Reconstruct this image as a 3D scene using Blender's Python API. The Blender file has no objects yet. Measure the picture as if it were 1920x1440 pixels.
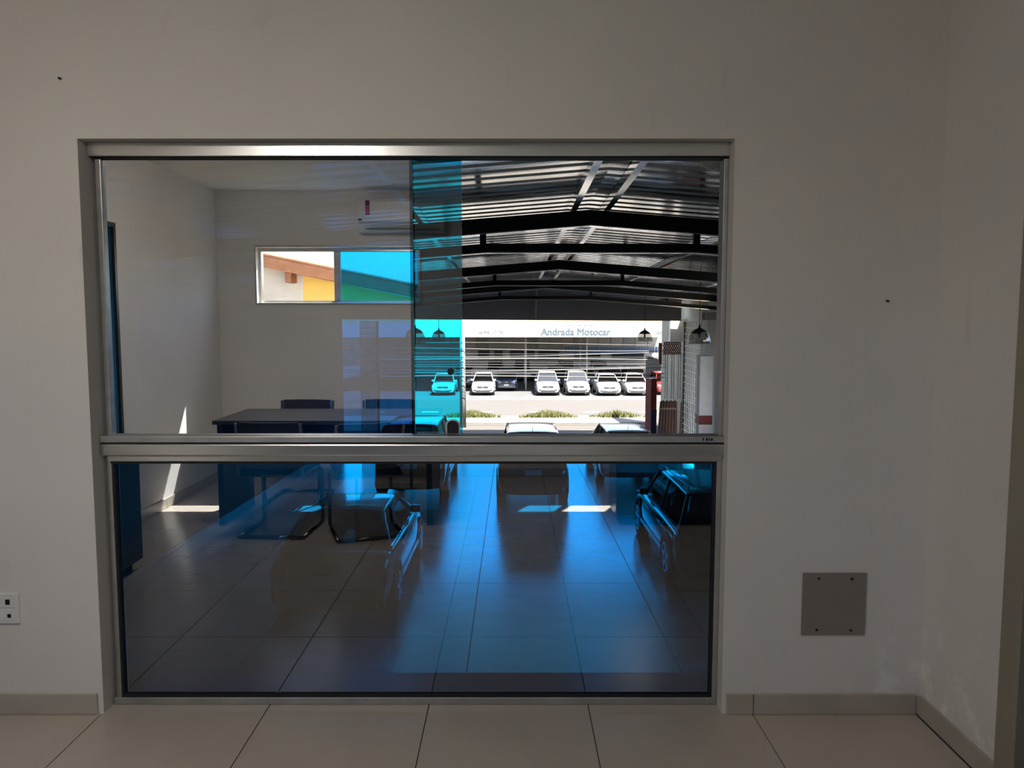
import bpy, bmesh, math, random
from mathutils import Vector, Matrix
random.seed(7)
sc = bpy.context.scene
COL = sc.collection

# ------------------------------------------------------------------ camera
PITCH = math.atan((720 - 598) / 1440.0)
cam_d = bpy.data.cameras.new('camera')
cam_d.sensor_width = 36.0
cam_d.lens = 27.0
cam_d.clip_start = 0.05
cam_d.clip_end = 500
cam = bpy.data.objects.new('camera', cam_d)
COL.objects.link(cam)
cam.location = (0, 0, 1.45)
cam.rotation_euler = (math.pi / 2 - PITCH, 0, 0)
sc.camera = cam

# ------------------------------------------------------------------ sky, sun, exposure
SUN_TRAVEL = Vector((-0.31, 0.69, -1.0)).normalized()
world = bpy.data.worlds.new('world')
sc.world = world
world.use_nodes = True
wn = world.node_tree.nodes
wl = world.node_tree.links
wn.clear()
wo = wn.new('ShaderNodeOutputWorld')
bg = wn.new('ShaderNodeBackground')
sky = wn.new('ShaderNodeTexSky')
sky.sky_type = 'NISHITA'
sky.sun_disc = False
to_sun = -SUN_TRAVEL
sky.sun_elevation = math.asin(to_sun.z)
sky.sun_rotation = math.atan2(to_sun.x, to_sun.y)
sky.air_density = 1.0
sky.dust_density = 2.5
sky.ozone_density = 1.0
wl.new(sky.outputs[0], bg.inputs[0])
bg.inputs[1].default_value = 0.42
wl.new(bg.outputs[0], wo.inputs[0])

sun_d = bpy.data.lights.new('sun', 'SUN')
sun_d.energy = 30.0
sun_d.angle = math.radians(0.55)
sun_d.color = (1.0, 0.95, 0.86)
sun = bpy.data.objects.new('sun', sun_d)
COL.objects.link(sun)
sun.location = (4, -12, 20)
sun.rotation_euler = SUN_TRAVEL.to_track_quat('-Z', 'Y').to_euler()

sc.view_settings.view_transform = 'Standard'
sc.view_settings.look = 'None'
sc.view_settings.gamma = 1.0
sc.view_settings.use_curve_mapping = False
sc.view_settings.exposure = 0.62
cy = sc.cycles
cy.use_denoising = True
cy.max_bounces = 7
cy.diffuse_bounces = 5
cy.glossy_bounces = 5
cy.transmission_bounces = 4
cy.transparent_max_bounces = 16
cy.sample_clamp_indirect = 6.0
cy.caustics_reflective = False
cy.caustics_refractive = False


FILL_GLOW = 25.0          # glow of the ceiling lamp added to fill the office


# ------------------------------------------------------------------ materials
def new_mat(name):
    m = bpy.data.materials.new(name)
    m.use_nodes = True
    nt = m.node_tree
    nt.nodes.clear()
    out = nt.nodes.new('ShaderNodeOutputMaterial')
    return m, nt, out


def pm(name, c, c2=None, scale=6.0, rough=0.6, metal=0.0, bump=0.0, bscale=40.0, stretch=None, spec=0.5, detail=4.0,
       lo=0.35, hi=0.65, coat=0.0, rvar=0.0, ior=None):
    """principled material whose colour, gloss and relief come from noise"""
    m, nt, out = new_mat(name)
    N, L = nt.nodes, nt.links
    b = N.new('ShaderNodeBsdfPrincipled')
    L.new(b.outputs[0], out.inputs[0])
    b.inputs['Roughness'].default_value = rough
    b.inputs['Metallic'].default_value = metal
    b.inputs['Specular IOR Level'].default_value = spec
    b.inputs['Coat Weight'].default_value = coat
    if ior:
        b.inputs['IOR'].default_value = ior
        b.inputs['Coat IOR'].default_value = ior
        b.inputs['Coat Roughness'].default_value = rough
    if c2 is None:
        c2 = tuple(v * 0.92 for v in c)
    tc = N.new('ShaderNodeTexCoord')
    mp = N.new('ShaderNodeMapping')
    L.new(tc.outputs['Object'], mp.inputs[0])
    if stretch:
        mp.inputs['Scale'].default_value = stretch
    nz = N.new('ShaderNodeTexNoise')
    nz.inputs['Scale'].default_value = scale
    nz.inputs['Detail'].default_value = detail
    L.new(mp.outputs[0], nz.inputs['Vector'])
    cr = N.new('ShaderNodeValToRGB')
    cr.color_ramp.elements[0].position = lo
    cr.color_ramp.elements[1].position = hi
    cr.color_ramp.elements[0].color = (*c2, 1)
    cr.color_ramp.elements[1].color = (*c, 1)
    L.new(nz.outputs['Fac'], cr.inputs[0])
    L.new(cr.outputs[0], b.inputs['Base Color'])
    if rvar:
        mr = N.new('ShaderNodeMapRange')
        mr.inputs['To Min'].default_value = max(0.0, rough - rvar)
        mr.inputs['To Max'].default_value = rough + rvar
        L.new(nz.outputs['Fac'], mr.inputs['Value'])
        L.new(mr.outputs[0], b.inputs['Roughness'])
    if bump:
        nb = N.new('ShaderNodeTexNoise')
        nb.inputs['Scale'].default_value = bscale
        nb.inputs['Detail'].default_value = 5
        L.new(mp.outputs[0], nb.inputs['Vector'])
        bp = N.new('ShaderNodeBump')
        bp.inputs['Strength'].default_value = bump
        bp.inputs['Distance'].default_value = 0.01
        L.new(nb.outputs['Fac'], bp.inputs['Height'])
        L.new(bp.outputs[0], b.inputs['Normal'])
    return m


def film(name, tint, refl, rough=0.0, streak=0.0):
    """window pane with a reflective film: part mirror, part tinted see-through"""
    m, nt, out = new_mat(name)
    N, L = nt.nodes, nt.links
    tr = N.new('ShaderNodeBsdfTransparent')
    tr.inputs[0].default_value = (*tint, 1)
    gl = N.new('ShaderNodeBsdfGlossy')
    gl.inputs['Color'].default_value = (0.95, 0.96, 0.97, 1)
    gl.inputs['Roughness'].default_value = rough
    mx = N.new('ShaderNodeMixShader')
    mx.inputs[0].default_value = refl
    if streak:
        tc = N.new('ShaderNodeTexCoord')
        nz = N.new('ShaderNodeTexNoise')
        nz.inputs['Scale'].default_value = 3.0
        L.new(tc.outputs['Object'], nz.inputs['Vector'])
        mr = N.new('ShaderNodeMapRange')
        mr.inputs['To Min'].default_value = refl - streak
        mr.inputs['To Max'].default_value = refl + streak
        L.new(nz.outputs['Fac'], mr.inputs['Value'])
        L.new(mr.outputs[0], mx.inputs[0])
    L.new(tr.outputs[0], mx.inputs[1])
    L.new(gl.outputs[0], mx.inputs[2])
    L.new(mx.outputs[0], out.inputs[0])
    return m


def wall_paint(name, c, dirty=(0.45, 0.42, 0.38), chalk=False):
    m, nt, out = new_mat(name)
    N, L = nt.nodes, nt.links
    b = N.new('ShaderNodeBsdfPrincipled')
    b.inputs['Roughness'].default_value = 0.75
    b.inputs['Specular IOR Level'].default_value = 0.25
    L.new(b.outputs[0], out.inputs[0])
    tc = N.new('ShaderNodeTexCoord')
    n1 = N.new('ShaderNodeTexNoise')
    n1.inputs['Scale'].default_value = 1.3
    n1.inputs['Detail'].default_value = 6
    L.new(tc.outputs['Object'], n1.inputs['Vector'])
    cr = N.new('ShaderNodeValToRGB')
    cr.color_ramp.elements[0].position = 0.25
    cr.color_ramp.elements[1].position = 0.7
    cr.color_ramp.elements[0].color = (*[v * 0.90 for v in c], 1)
    cr.color_ramp.elements[1].color = (*c, 1)
    L.new(n1.outputs['Fac'], cr.inputs[0])
    # scuffs: small sparse marks
    mp = N.new('ShaderNodeMapping')
    mp.inputs['Scale'].default_value = (1, 1, 0.35)
    L.new(tc.outputs['Object'], mp.inputs[0])
    n2 = N.new('ShaderNodeTexNoise')
    n2.inputs['Scale'].default_value = 9
    n2.inputs['Detail'].default_value = 8
    L.new(mp.outputs[0], n2.inputs['Vector'])
    r2 = N.new('ShaderNodeValToRGB')
    r2.color_ramp.elements[0].position = 0.66
    r2.color_ramp.elements[1].position = 0.80
    r2.color_ramp.elements[0].color = (0, 0, 0, 1)
    r2.color_ramp.elements[1].color = (0.35, 0.35, 0.35, 1)
    L.new(n2.outputs['Fac'], r2.inputs[0])
    mx = N.new('ShaderNodeMixRGB')
    mx.inputs[2].default_value = (*dirty, 1)
    L.new(r2.outputs[0], mx.inputs[0])
    L.new(cr.outputs[0], mx.inputs[1])
    last = mx
    if chalk:
        # chalky salt bloom along the foot of the wall near the corner
        sep = N.new('ShaderNodeSeparateXYZ')
        L.new(tc.outputs['Object'], sep.inputs[0])
        mz = N.new('ShaderNodeMapRange')
        mz.inputs['From Min'].default_value = 0.42
        mz.inputs['From Max'].default_value = 0.10
        L.new(sep.outputs['Z'], mz.inputs['Value'])
        mxx = N.new('ShaderNodeMapRange')
        mxx.inputs['From Min'].default_value = 1.15
        mxx.inputs['From Max'].default_value = 1.45
        L.new(sep.outputs['X'], mxx.inputs['Value'])
        n3 = N.new('ShaderNodeTexNoise')
        n3.inputs['Scale'].default_value = 13
        n3.inputs['Detail'].default_value = 6
        L.new(tc.outputs['Object'], n3.inputs['Vector'])
        r3 = N.new('ShaderNodeValToRGB')
        r3.color_ramp.elements[0].position = 0.5
        r3.color_ramp.elements[1].position = 0.68
        L.new(n3.outputs['Fac'], r3.inputs[0])
        a = N.new('ShaderNodeMath')
        a.operation = 'MULTIPLY'
        L.new(mz.outputs[0], a.inputs[0])
        L.new(mxx.outputs[0], a.inputs[1])
        a2 = N.new('ShaderNodeMath')
        a2.operation = 'MULTIPLY'
        L.new(a.outputs[0], a2.inputs[0])
        L.new(r3.outputs[0], a2.inputs[1])
        m3 = N.new('ShaderNodeMixRGB')
        m3.inputs[2].default_value = (0.93, 0.92, 0.90, 1)
        L.new(a2.outputs[0], m3.inputs[0])
        L.new(mx.outputs[0], m3.inputs[1])
        last = m3
    L.new(last.outputs[0], b.inputs['Base Color'])
    nb = N.new('ShaderNodeTexNoise')
    nb.inputs['Scale'].default_value = 14
    nb.inputs['Detail'].default_value = 6
    L.new(tc.outputs['Object'], nb.inputs['Vector'])
    bp = N.new('ShaderNodeBump')
    bp.inputs['Strength'].default_value = 0.12
    bp.inputs['Distance'].default_value = 0.01
    L.new(nb.outputs['Fac'], bp.inputs['Height'])
    L.new(bp.outputs[0], b.inputs['Normal'])
    return m


M = {}
M['wall'] = wall_paint('office_wall_paint', (0.80, 0.775, 0.745), chalk=True)
M['ceiling'] = wall_paint('office_ceiling_paint', (0.92, 0.905, 0.87))
M['tile'] = pm('beige_porcelain', (0.55, 0.49, 0.42), (0.51, 0.455, 0.39), scale=3.5, rough=0.22, spec=0.5, rvar=0.04)
M['tileside'] = pm('beige_porcelain_skirting', (0.50, 0.455, 0.395), (0.45, 0.41, 0.355), scale=8, rough=0.32)
M['grout'] = pm('dark_grout', (0.06, 0.05, 0.045), rough=0.9)
M['alu'] = pm('satin_aluminium', (0.66, 0.66, 0.65), (0.58, 0.58, 0.57), scale=5, rough=0.30, metal=1.0, stretch=(0.3, 6, 6), rvar=0.05)
M['alu2'] = pm('dull_aluminium', (0.55, 0.55, 0.53), (0.46, 0.46, 0.45), scale=9, rough=0.42, metal=0.85)
M['gasket'] = pm('black_gasket', (0.012, 0.012, 0.013), rough=0.7)
M['film_slide'] = film('blue_film_sliding', (0.004, 0.64, 0.95), 0.15, streak=0.02)
M['film_fixed'] = film('blue_film_fixed', (0.03, 0.22, 0.50), 0.60)
M['film_low'] = film('blue_film_lower', (0.003, 0.47, 1.0), 0.21, streak=0.03)
M['film_back'] = film('blue_film_back_window', (0.006, 0.36, 0.90), 0.10)
M['film_edge'] = film('dark_pane_edge', (0.015, 0.03, 0.06), 0.22)
M['clear'] = film('clear_glass', (0.97, 0.985, 0.98), 0.03)
M['glass_edge'] = pm('cyan_glass_edge', (0.05, 0.75, 0.90), (0.03, 0.55, 0.75), rough=0.15)
M['white_plastic'] = pm('white_plastic', (0.80, 0.80, 0.78), rough=0.35)
M['black_plastic'] = pm('black_plastic', (0.012, 0.012, 0.014), rough=0.35)
M['blank_plate'] = pm('beige_blank_plate', (0.29, 0.255, 0.225), (0.275, 0.24, 0.21), scale=4, rough=0.45)
M['screw'] = pm('dark_screw', (0.03, 0.028, 0.026), rough=0.4, metal=0.8)
M['door_frame'] = pm('olive_painted_frame', (0.33, 0.30, 0.24), rough=0.5)
M['door_dark'] = pm('dark_door_leaf', (0.035, 0.045, 0.05), (0.03, 0.036, 0.04), rough=0.35)
M['desk'] = pm('dark_laminate', (0.035, 0.038, 0.05), (0.028, 0.03, 0.04), scale=12, rough=0.28)
M['fabric'] = pm('black_upholstery', (0.02, 0.021, 0.026), rough=0.8, bump=0.3, bscale=300)
M['chrome'] = pm('dark_chrome', (0.22, 0.22, 0.24), rough=0.15, metal=1.0)
M['ac'] = pm('ac_white', (0.72, 0.72, 0.69), rough=0.35)
M['ac_dark'] = pm('ac_vent_dark', (0.05, 0.05, 0.05), rough=0.5)
M['label_pink'] = pm('label_magenta', (0.45, 0.06, 0.22), rough=0.5)
M['label_dark'] = pm('label_navy', (0.03, 0.02, 0.10), rough=0.5)
M['concrete'] = pm('polished_concrete', (0.40, 0.40, 0.40), (0.31, 0.31, 0.315), scale=1.2, rough=0.22, bump=0.10, bscale=5, spec=1.0, coat=0.8,
                   rvar=0.06, stretch=(1, 2.2, 1), lo=0.3, hi=0.7, ior=2.3)
M['slab_edge'] = pm('slab_edge', (0.16, 0.16, 0.16), rough=0.8)
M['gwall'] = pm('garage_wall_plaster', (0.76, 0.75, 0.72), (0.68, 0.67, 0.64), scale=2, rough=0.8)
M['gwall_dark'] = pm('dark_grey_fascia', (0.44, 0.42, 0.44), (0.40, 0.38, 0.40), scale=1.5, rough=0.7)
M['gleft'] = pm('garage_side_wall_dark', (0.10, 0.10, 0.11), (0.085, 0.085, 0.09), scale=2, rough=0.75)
M['roof_metal'] = pm('galvanised_sheet', (0.90, 0.87, 0.83), (0.80, 0.77, 0.73), scale=3, rough=0.12, metal=0.95, rvar=0.05)
M['truss'] = pm('black_painted_steel', (0.012, 0.012, 0.013), rough=0.5)
M['purlin'] = pm('galvanised_purlin', (0.95, 0.94, 0.92), (0.90, 0.89, 0.87), scale=8, rough=0.14, metal=0.9)
M['white_wall'] = pm('white_render', (0.233, 0.229, 0.219), (0.210, 0.205, 0.197), scale=3, rough=0.8)
M['boundary'] = pm('olive_boundary_wall', (0.26, 0.23, 0.16), (0.22, 0.19, 0.13), scale=3, rough=0.8)
M['cream'] = pm('cream_render', (0.72, 0.65, 0.56), (0.66, 0.60, 0.52), scale=3, rough=0.8)
M['yellow'] = pm('yellow_render', (0.90, 0.60, 0.14), (0.84, 0.55, 0.12), scale=3, rough=0.8)
M['terracotta'] = pm('terracotta', (0.496, 0.216, 0.104), (0.400, 0.168, 0.080), scale=9, rough=0.8)
M['rust'] = pm('rusty_brown_steel', (0.42, 0.17, 0.09), (0.26, 0.10, 0.05), scale=14, rough=0.7, metal=0.2)
M['bar_brown'] = pm('brown_steel_rods', (0.34, 0.15, 0.11), (0.20, 0.085, 0.06), scale=30, rough=0.6, stretch=(6, 6, 0.4))
M['bar_white'] = pm('white_painted_steel', (0.78, 0.76, 0.71), rough=0.5)
M['strap'] = pm('pale_strap', (0.62, 0.45, 0.33), rough=0.7)
M['red'] = pm('red_paint', (0.26, 0.012, 0.018), (0.21, 0.01, 0.014), rough=0.4)
M['navy'] = pm('navy_paint', (0.02, 0.02, 0.07), rough=0.5)
M['column'] = pm('column_paint', (0.80, 0.80, 0.79), rough=0.7)
M['maroon'] = pm('maroon_band', (0.20, 0.03, 0.03), rough=0.6)
M['asphalt'] = pm('sunny_asphalt', (0.051, 0.045, 0.041), (0.043, 0.039, 0.034), scale=2.5, rough=0.85)
M['apron'] = pm('beige_paving', (0.056, 0.048, 0.041), (0.049, 0.042, 0.034), scale=2, rough=0.85)
M['kerb'] = pm('pale_concrete_kerb', (0.140, 0.131, 0.117), (0.121, 0.114, 0.103), scale=3, rough=0.85)
M['lot'] = pm('pale_lot_paving', (0.058, 0.059, 0.062), (0.049, 0.050, 0.051), scale=1.2, rough=0.8)
M['marking'] = pm('white_road_paint', (0.373, 0.368, 0.350), rough=0.7)
M['grass'] = pm('dry_green_grass', (0.045, 0.045, 0.005), (0.032, 0.037, 0.004), scale=8, rough=0.8)
M['sign'] = pm('white_sign_panel', (0.197, 0.197, 0.197), (0.186, 0.186, 0.186), rough=0.5)
M['sign_text'] = pm('pale_blue_letters', (0.023, 0.040, 0.054), rough=0.5)
M['sign_grey'] = pm('grey_letters', (0.079, 0.081, 0.084), rough=0.5)
M['panel_beige'] = pm('beige_cladding', (0.318, 0.293, 0.268), (0.286, 0.261, 0.242), scale=2, rough=0.7)
M['panel_blue'] = pm('blue_fence', (0.05, 0.11, 0.22), (0.035, 0.08, 0.17), scale=4, rough=0.6)
M['shade_dark'] = pm('opening_shade', (0.02, 0.019, 0.02), rough=0.8)
M['cable_pale'] = pm('pale_cable', (0.087, 0.087, 0.084), rough=0.5)
M['cable_dark'] = pm('dark_cable', (0.03, 0.03, 0.035), rough=0.6)
M['pole'] = pm('pale_concrete_pole', (0.197, 0.194, 0.189), (0.173, 0.170, 0.166), scale=5, rough=0.8)
M['glass_shade'] = film('pendant_glass', (0.82, 0.81, 0.78), 0.14, rough=0.15)
M['bulb'] = pm('bulb_dark', (0.08, 0.07, 0.05), rough=0.3)
M['tyre'] = pm('tyre_rubber', (0.012, 0.012, 0.012), rough=0.75)
M['rim'] = pm('alloy_rim', (0.45, 0.46, 0.47), rough=0.25, metal=0.9)
M['car_glass'] = film('car_glass', (0.42, 0.45, 0.44), 0.12, rough=0.01)
M['trim_black'] = pm('car_trim_black', (0.015, 0.015, 0.016), rough=0.45)
M['interior'] = pm('car_interior', (0.02, 0.02, 0.022), rough=0.8)
M['head_lamp'] = pm('head_lamp', (0.55, 0.57, 0.60), (0.40, 0.42, 0.45), scale=30, rough=0.08, metal=0.4)
M['tail_lamp'] = pm('tail_lamp', (0.28, 0.01, 0.012), rough=0.15)
M['plate'] = pm('number_plate', (0.36, 0.365, 0.38), rough=0.4)
PAINT = {
    'black': pm('paint_black', (0.010, 0.011, 0.013), rough=0.12, spec=0.6, coat=0.6),
    'graphite': pm('paint_graphite', (0.035, 0.04, 0.05), rough=0.16, metal=0.3, coat=0.6),
    'navy': pm('paint_navy', (0.02, 0.035, 0.075), rough=0.16, metal=0.3, coat=0.6),
    'white': pm('paint_white', (0.25, 0.25, 0.255), rough=0.25, coat=0.3),
    'silver': pm('paint_silver', (0.42, 0.43, 0.44), rough=0.25, metal=0.6, coat=0.5),
    'grey': pm('paint_grey', (0.16, 0.17, 0.18), rough=0.22, metal=0.4, coat=0.5),
    'red': pm('paint_red', (0.28, 0.02, 0.022), rough=0.2, coat=0.5),
    'paleblue': pm('paint_pale_blue', (0.30, 0.33, 0.34), rough=0.22, coat=0.5),
}


# ------------------------------------------------------------------ mesh helpers
class MB:
    def __init__(self):
        self.v, self.f, self.m = [], [], []

    def add(self, vs, fs, mi=0):
        o = len(self.v)
        self.v += [tuple(p) for p in vs]
        for f in fs:
            self.f.append(tuple(i + o for i in f))
            self.m.append(mi)
        return self

    def box(self, x0, x1, y0, y1, z0, z1, mi=0, mat=None):
        vs = [(x, y, z) for z in (z0, z1) for y in (y0, y1) for x in (x0, x1)]
        if mat is not None:
            vs = [mat @ Vector(p) for p in vs]
        fs = [(0, 2, 3, 1), (4, 5, 7, 6), (0, 1, 5, 4), (2, 6, 7, 3), (0, 4, 6, 2), (1, 3, 7, 5)]
        return self.add(vs, fs, mi)

    def quad(self, a, b, c, d, mi=0):
        return self.add([a, b, c, d], [(0, 1, 2, 3)], mi)

    def plate(self, a, b, c, d, t, mi=0):
        """quad with thickness t along minus its normal"""
        a, b, c, d = map(Vector, (a, b, c, d))
        n = (b - a).cross(d - a).normalized() * t
        vs = [a, b, c, d, a - n, b - n, c - n, d - n]
        fs = [(0, 1, 2, 3), (7, 6, 5, 4), (0, 4, 5, 1), (1, 5, 6, 2), (2, 6, 7, 3), (3, 7, 4, 0)]
        return self.add(vs, fs, mi)

    def tube(self, pts, r, n=8, mi=0, cap=True, r2=None):
        pts = [Vector(p) for p in pts]
        rings = []
        k = len(pts)
        prev = None
        for i, p in enumerate(pts):
            if i == 0:
                t = pts[1] - pts[0]
            elif i == k - 1:
                t = pts[-1] - pts[-2]
            else:
                t = (pts[i] - pts[i - 1]).normalized() + (pts[i + 1] - pts[i]).normalized()
            t.normalize()
            if prev is None:
                up = Vector((0, 0, 1)) if abs(t.z) < 0.9 else Vector((1, 0, 0))
                a = t.cross(up).normalized()
            else:
                a = (prev - t * prev.dot(t)).normalized()
            prev = a
            b = t.cross(a)
            rr = r if r2 is None else r + (r2 - r) * i / (k - 1)
            rings.append([p + (a * math.cos(2 * math.pi * j / n) + b * math.sin(2 * math.pi * j / n)) * rr for j in range(n)])
        vs = [q for ring in rings for q in ring]
        fs = []
        for i in range(k - 1):
            for j in range(n):
                fs.append((i * n + j, i * n + (j + 1) % n, (i + 1) * n + (j + 1) % n, (i + 1) * n + j))
        if cap:
            fs.append(tuple(range(n))[::-1])
            fs.append(tuple((k - 1) * n + j for j in range(n)))
        return self.add(vs, fs, mi)

    def lathe(self, prof, c=(0, 0, 0), n=24, mi=0):
        """prof: list of (r, z); spun about the z axis at c"""
        vs = []
        for r, z in prof:
            for j in range(n):
                a = 2 * math.pi * j / n
                vs.append((c[0] + r * math.cos(a), c[1] + r * math.sin(a), c[2] + z))
        fs = []
        for i in range(len(prof) - 1):
            for j in range(n):
                fs.append((i * n + j, i * n + (j + 1) % n, (i + 1) * n + (j + 1) % n, (i + 1) * n + j))
        return self.add(vs, fs, mi)

    def prism(self, poly, x0, x1, mi=0):
        """poly in (y, z) pushed along x"""
        n = len(poly)
        vs = [(x0, y, z) for y, z in poly] + [(x1, y, z) for y, z in poly]
        fs = [tuple(range(n)), tuple(range(2 * n - 1, n - 1, -1))]
        for i in range(n):
            j = (i + 1) % n
            fs.append((i, i + n, j + n, j))
        return self.add(vs, fs, mi)

    def prism_y(self, poly, y0, y1, mi=0):
        """poly in (x, z) pushed along y"""
        n = len(poly)
        vs = [(x, y0, z) for x, z in poly] + [(x, y1, z) for x, z in poly]
        fs = [tuple(range(n)), tuple(range(2 * n - 1, n - 1, -1))]
        for i in range(n):
            j = (i + 1) % n
            fs.append((i, i + n, j + n, j))
        return self.add(vs, fs, mi)

    def mesh(self, name, mats, smooth=False):
        me = bpy.data.meshes.new(name)
        me.from_pydata(self.v, [], self.f)
        for mm in (mats if isinstance(mats, (list, tuple)) else [mats]):
            me.materials.append(mm)
        me.polygons.foreach_set('material_index', self.m)
        if smooth:
            me.polygons.foreach_set('use_smooth', [True] * len(me.polygons))
        bm = bmesh.new()
        bm.from_mesh(me)
        bmesh.ops.recalc_face_normals(bm, faces=bm.faces)
        bm.to_mesh(me)
        bm.free()
        me.update()
        return me

    def build(self, name, mats, parent=None, smooth=False, bevel=0.0, loc=(0, 0, 0), rot=(0, 0, 0), sub=0):
        o = bpy.data.objects.new(name, self.mesh(name, mats, smooth))
        COL.objects.link(o)
        o.location = loc
        o.rotation_euler = rot
        o.parent = parent
        if bevel:
            b = o.modifiers.new('bevel', 'BEVEL')
            b.width = bevel
            b.segments = 2
            b.limit_method = 'ANGLE'
        if sub:
            s = o.modifiers.new('subsurf', 'SUBSURF')
            s.levels = sub
            s.render_levels = sub
        return o


def tag(o, label=None, cat=None, group=None, kind=None):
    if label:
        o['label'] = label
    if cat:
        o['category'] = cat
    if group:
        o['group'] = group
    if kind:
        o['kind'] = kind
    return o


def empty(name, loc=(0, 0, 0), rz=0.0, **k):
    o = bpy.data.objects.new(name, None)
    o.empty_display_size = 0.1
    COL.objects.link(o)
    o.location = loc
    o.rotation_euler = (0, 0, rz)
    return tag(o, **k)


def copy_obj(o, parent, loc=None, name=None):
    c = o.copy()
    COL.objects.link(c)
    c.parent = parent
    if loc is not None:
        c.location = loc
    if name:
        c.name = name
    return c


# ================================================================== THE OFFICE
D = 2.72            # inner face of the front wall
XL, XR = -2.66, 1.50
YB = -1.39          # inner face of the back wall
HC = 2.60
OX0, OX1, OZ = -1.505, 0.772, 2.072     # big window opening
T = 0.15

# floor: grout bed with porcelain tiles laid on it
fl = tag(MB().box(XL - .1, XR + .1, YB - .1, D + T - .02, -0.12, -0.004).build('floor', M['grout']),
         label='office floor of large polished beige tiles', cat='floor', kind='structure')
tx0, ty0, ts = -0.313, 2.80, 0.60
tm_cache = {}
g = 0.0016
for i in range(-5, 5):
    for j in range(0, 9):
        x0, x1 = tx0 + i * ts, tx0 + (i + 1) * ts
        y1, y0 = ty0 - j * ts, ty0 - (j + 1) * ts
        if j == 0:
            y1 = D + T - 0.02
        x0, x1 = max(x0, XL), min(x1, XR)
        y0 = max(y0, YB)
        if x1 - x0 < 0.02 or y1 - y0 < 0.02:
            continue
        key = (round(x1 - x0, 3), round(y1 - y0, 3))
        if key not in tm_cache:
            w, h = key
            b = MB()
            c = 0.0012
            vs = [(g, g, -.004), (w - g, g, -.004), (w - g, h - g, -.004), (g, h - g, -.004),
                  (g, g, -c), (w - g, g, -c), (w - g, h - g, -c), (g, h - g, -c),
                  (g + c, g + c, 0), (w - g - c, g + c, 0), (w - g - c, h - g - c, 0), (g + c, h - g - c, 0)]
            fs = [(8, 9, 10, 11)]
            for a in (0, 4):
                for q in range(4):
                    r = (q + 1) % 4
                    fs.append((a + q, a + r, a + 4 + r, a + 4 + q))
            b.add(vs, fs)
            tm_cache[key] = b.mesh('tile', M['tile'])
        o = bpy.data.objects.new('tile', tm_cache[key])
        COL.objects.link(o)
        o.location = (x0, y0, 0)
        o.parent = fl

tag(MB().box(XL - T, XR + T, YB - T, D + T, HC, HC + .15).build('ceiling', M['ceiling']),
    label='plain off-white office ceiling', cat='ceiling', kind='structure')

wf = MB()
wf.box(XL - T, OX0, D, D + T, -.12, HC)
wf.box(OX1, XR + T, D, D + T, -.12, HC)
wf.box(OX0, OX1, D, D + T, OZ, HC)
wall_front = tag(wf.build('wall_front', M['wall']), label='off-white plastered office wall around the large window',
                 cat='wall', kind='structure')

# back wall with two small high windows
BW = [(-2.31, -0.845), (0.62, 1.36)]
BZ0, BZ1 = 1.595, 2.095
wb = MB()
wb.box(XL - T, XR + T, YB - T, YB, -.12, BZ0)
wb.box(XL - T, XR + T, YB - T, YB, BZ1, HC)
xs = [XL - T, BW[0][0], BW[0][1], BW[1][0], BW[1][1], XR + T]
for a in (0, 2, 4):
    wb.box(xs[a], xs[a + 1], YB - T, YB, BZ0, BZ1)
tag(wb.build('wall_back', M['wall']), label='office wall behind the camera, seen reflected in the glass', cat='wall', kind='structure')

# left wall with a door
LD0, LD1, LDZ = 0.40, 1.20, 2.09
w = MB()
w.box(XL - T, XL, YB, LD0, -.12, HC)
w.box(XL - T, XL, LD1, D, -.12, HC)
w.box(XL - T, XL, LD0, LD1, LDZ, HC)
tag(w.build('wall_left', M['wall']), label='office side wall with the sun streak, seen reflected in the glass', cat='wall', kind='structure')
# right wall with a door close to the front wall
RD0, RD1, RDZ = 1.36, 2.20, 2.10
w = MB()
w.box(XR, XR + T, YB, RD0, -.12, HC)
w.box(XR, XR + T, RD1, D, -.12, HC)
w.box(XR, XR + T, RD0, RD1, RDZ, HC)
tag(w.build('wall_right', M['wall']), label='off-white right-hand office wall running to the door frame', cat='wall', kind='structure')

d1 = empty('door_1', (XL, (LD0 + LD1) / 2, 0), label='dark flush door in the reflected left wall', cat='door', kind='structure')
MB().box(-.10, -.06, -(LD1 - LD0) / 2 + .03, (LD1 - LD0) / 2 - .03, .005, LDZ - .03).build('door_leaf', M['door_dark'], d1)
for y0, y1, z0, z1 in ((-.40, -.37, 0, LDZ), (.37, .40, 0, LDZ), (-.37, .37, LDZ - .03, LDZ)):
    MB().box(-.12, .004, y0, y1, z0, z1).build('door_jamb', M['door_dark'], d1)
hb = MB()
hb.tube([(-.06, .31, 1.02), (-.02, .31, 1.02), (-.02, .20, 1.02)], .009)
hb.build('door_handle', M['chrome'], d1, smooth=True)

d2 = empty('door_2', (XR, (RD0 + RD1) / 2, 0), label='door with an olive painted frame at the right edge', cat='door', kind='structure')
hw = (RD1 - RD0) / 2
MB().box(.05, .09, -hw + .03, hw - .03, .005, RDZ - .03).build('door_leaf', M['door_dark'], d2)
for y0, y1, z0, z1 in ((-hw - .06, -hw + .03, 0, RDZ + .06), (hw - .03, hw + .06, 0, RDZ + .06), (-hw + .03, hw - .03, RDZ - .03, RDZ + .06)):
    MB().box(-.018, .12, y0, y1, z0, z1).build('door_jamb', M['door_frame'], d2, bevel=.004)
hb = MB()
hb.tube([(.05, -.32, 1.02), (.0, -.32, 1.02), (.0, -.20, 1.02)], .009)
hb.build('door_handle', M['chrome'], d2, smooth=True)


# skirting tiles
def skirting(name, label, runs, horizontal=True):
    e = empty(name, (0, 0, 0), label=label, cat='skirting', kind='structure')
    for r in runs:
        MB().box(*r).build('skirting_tile', M['tileside'], e, bevel=.002)
    return e


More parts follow.
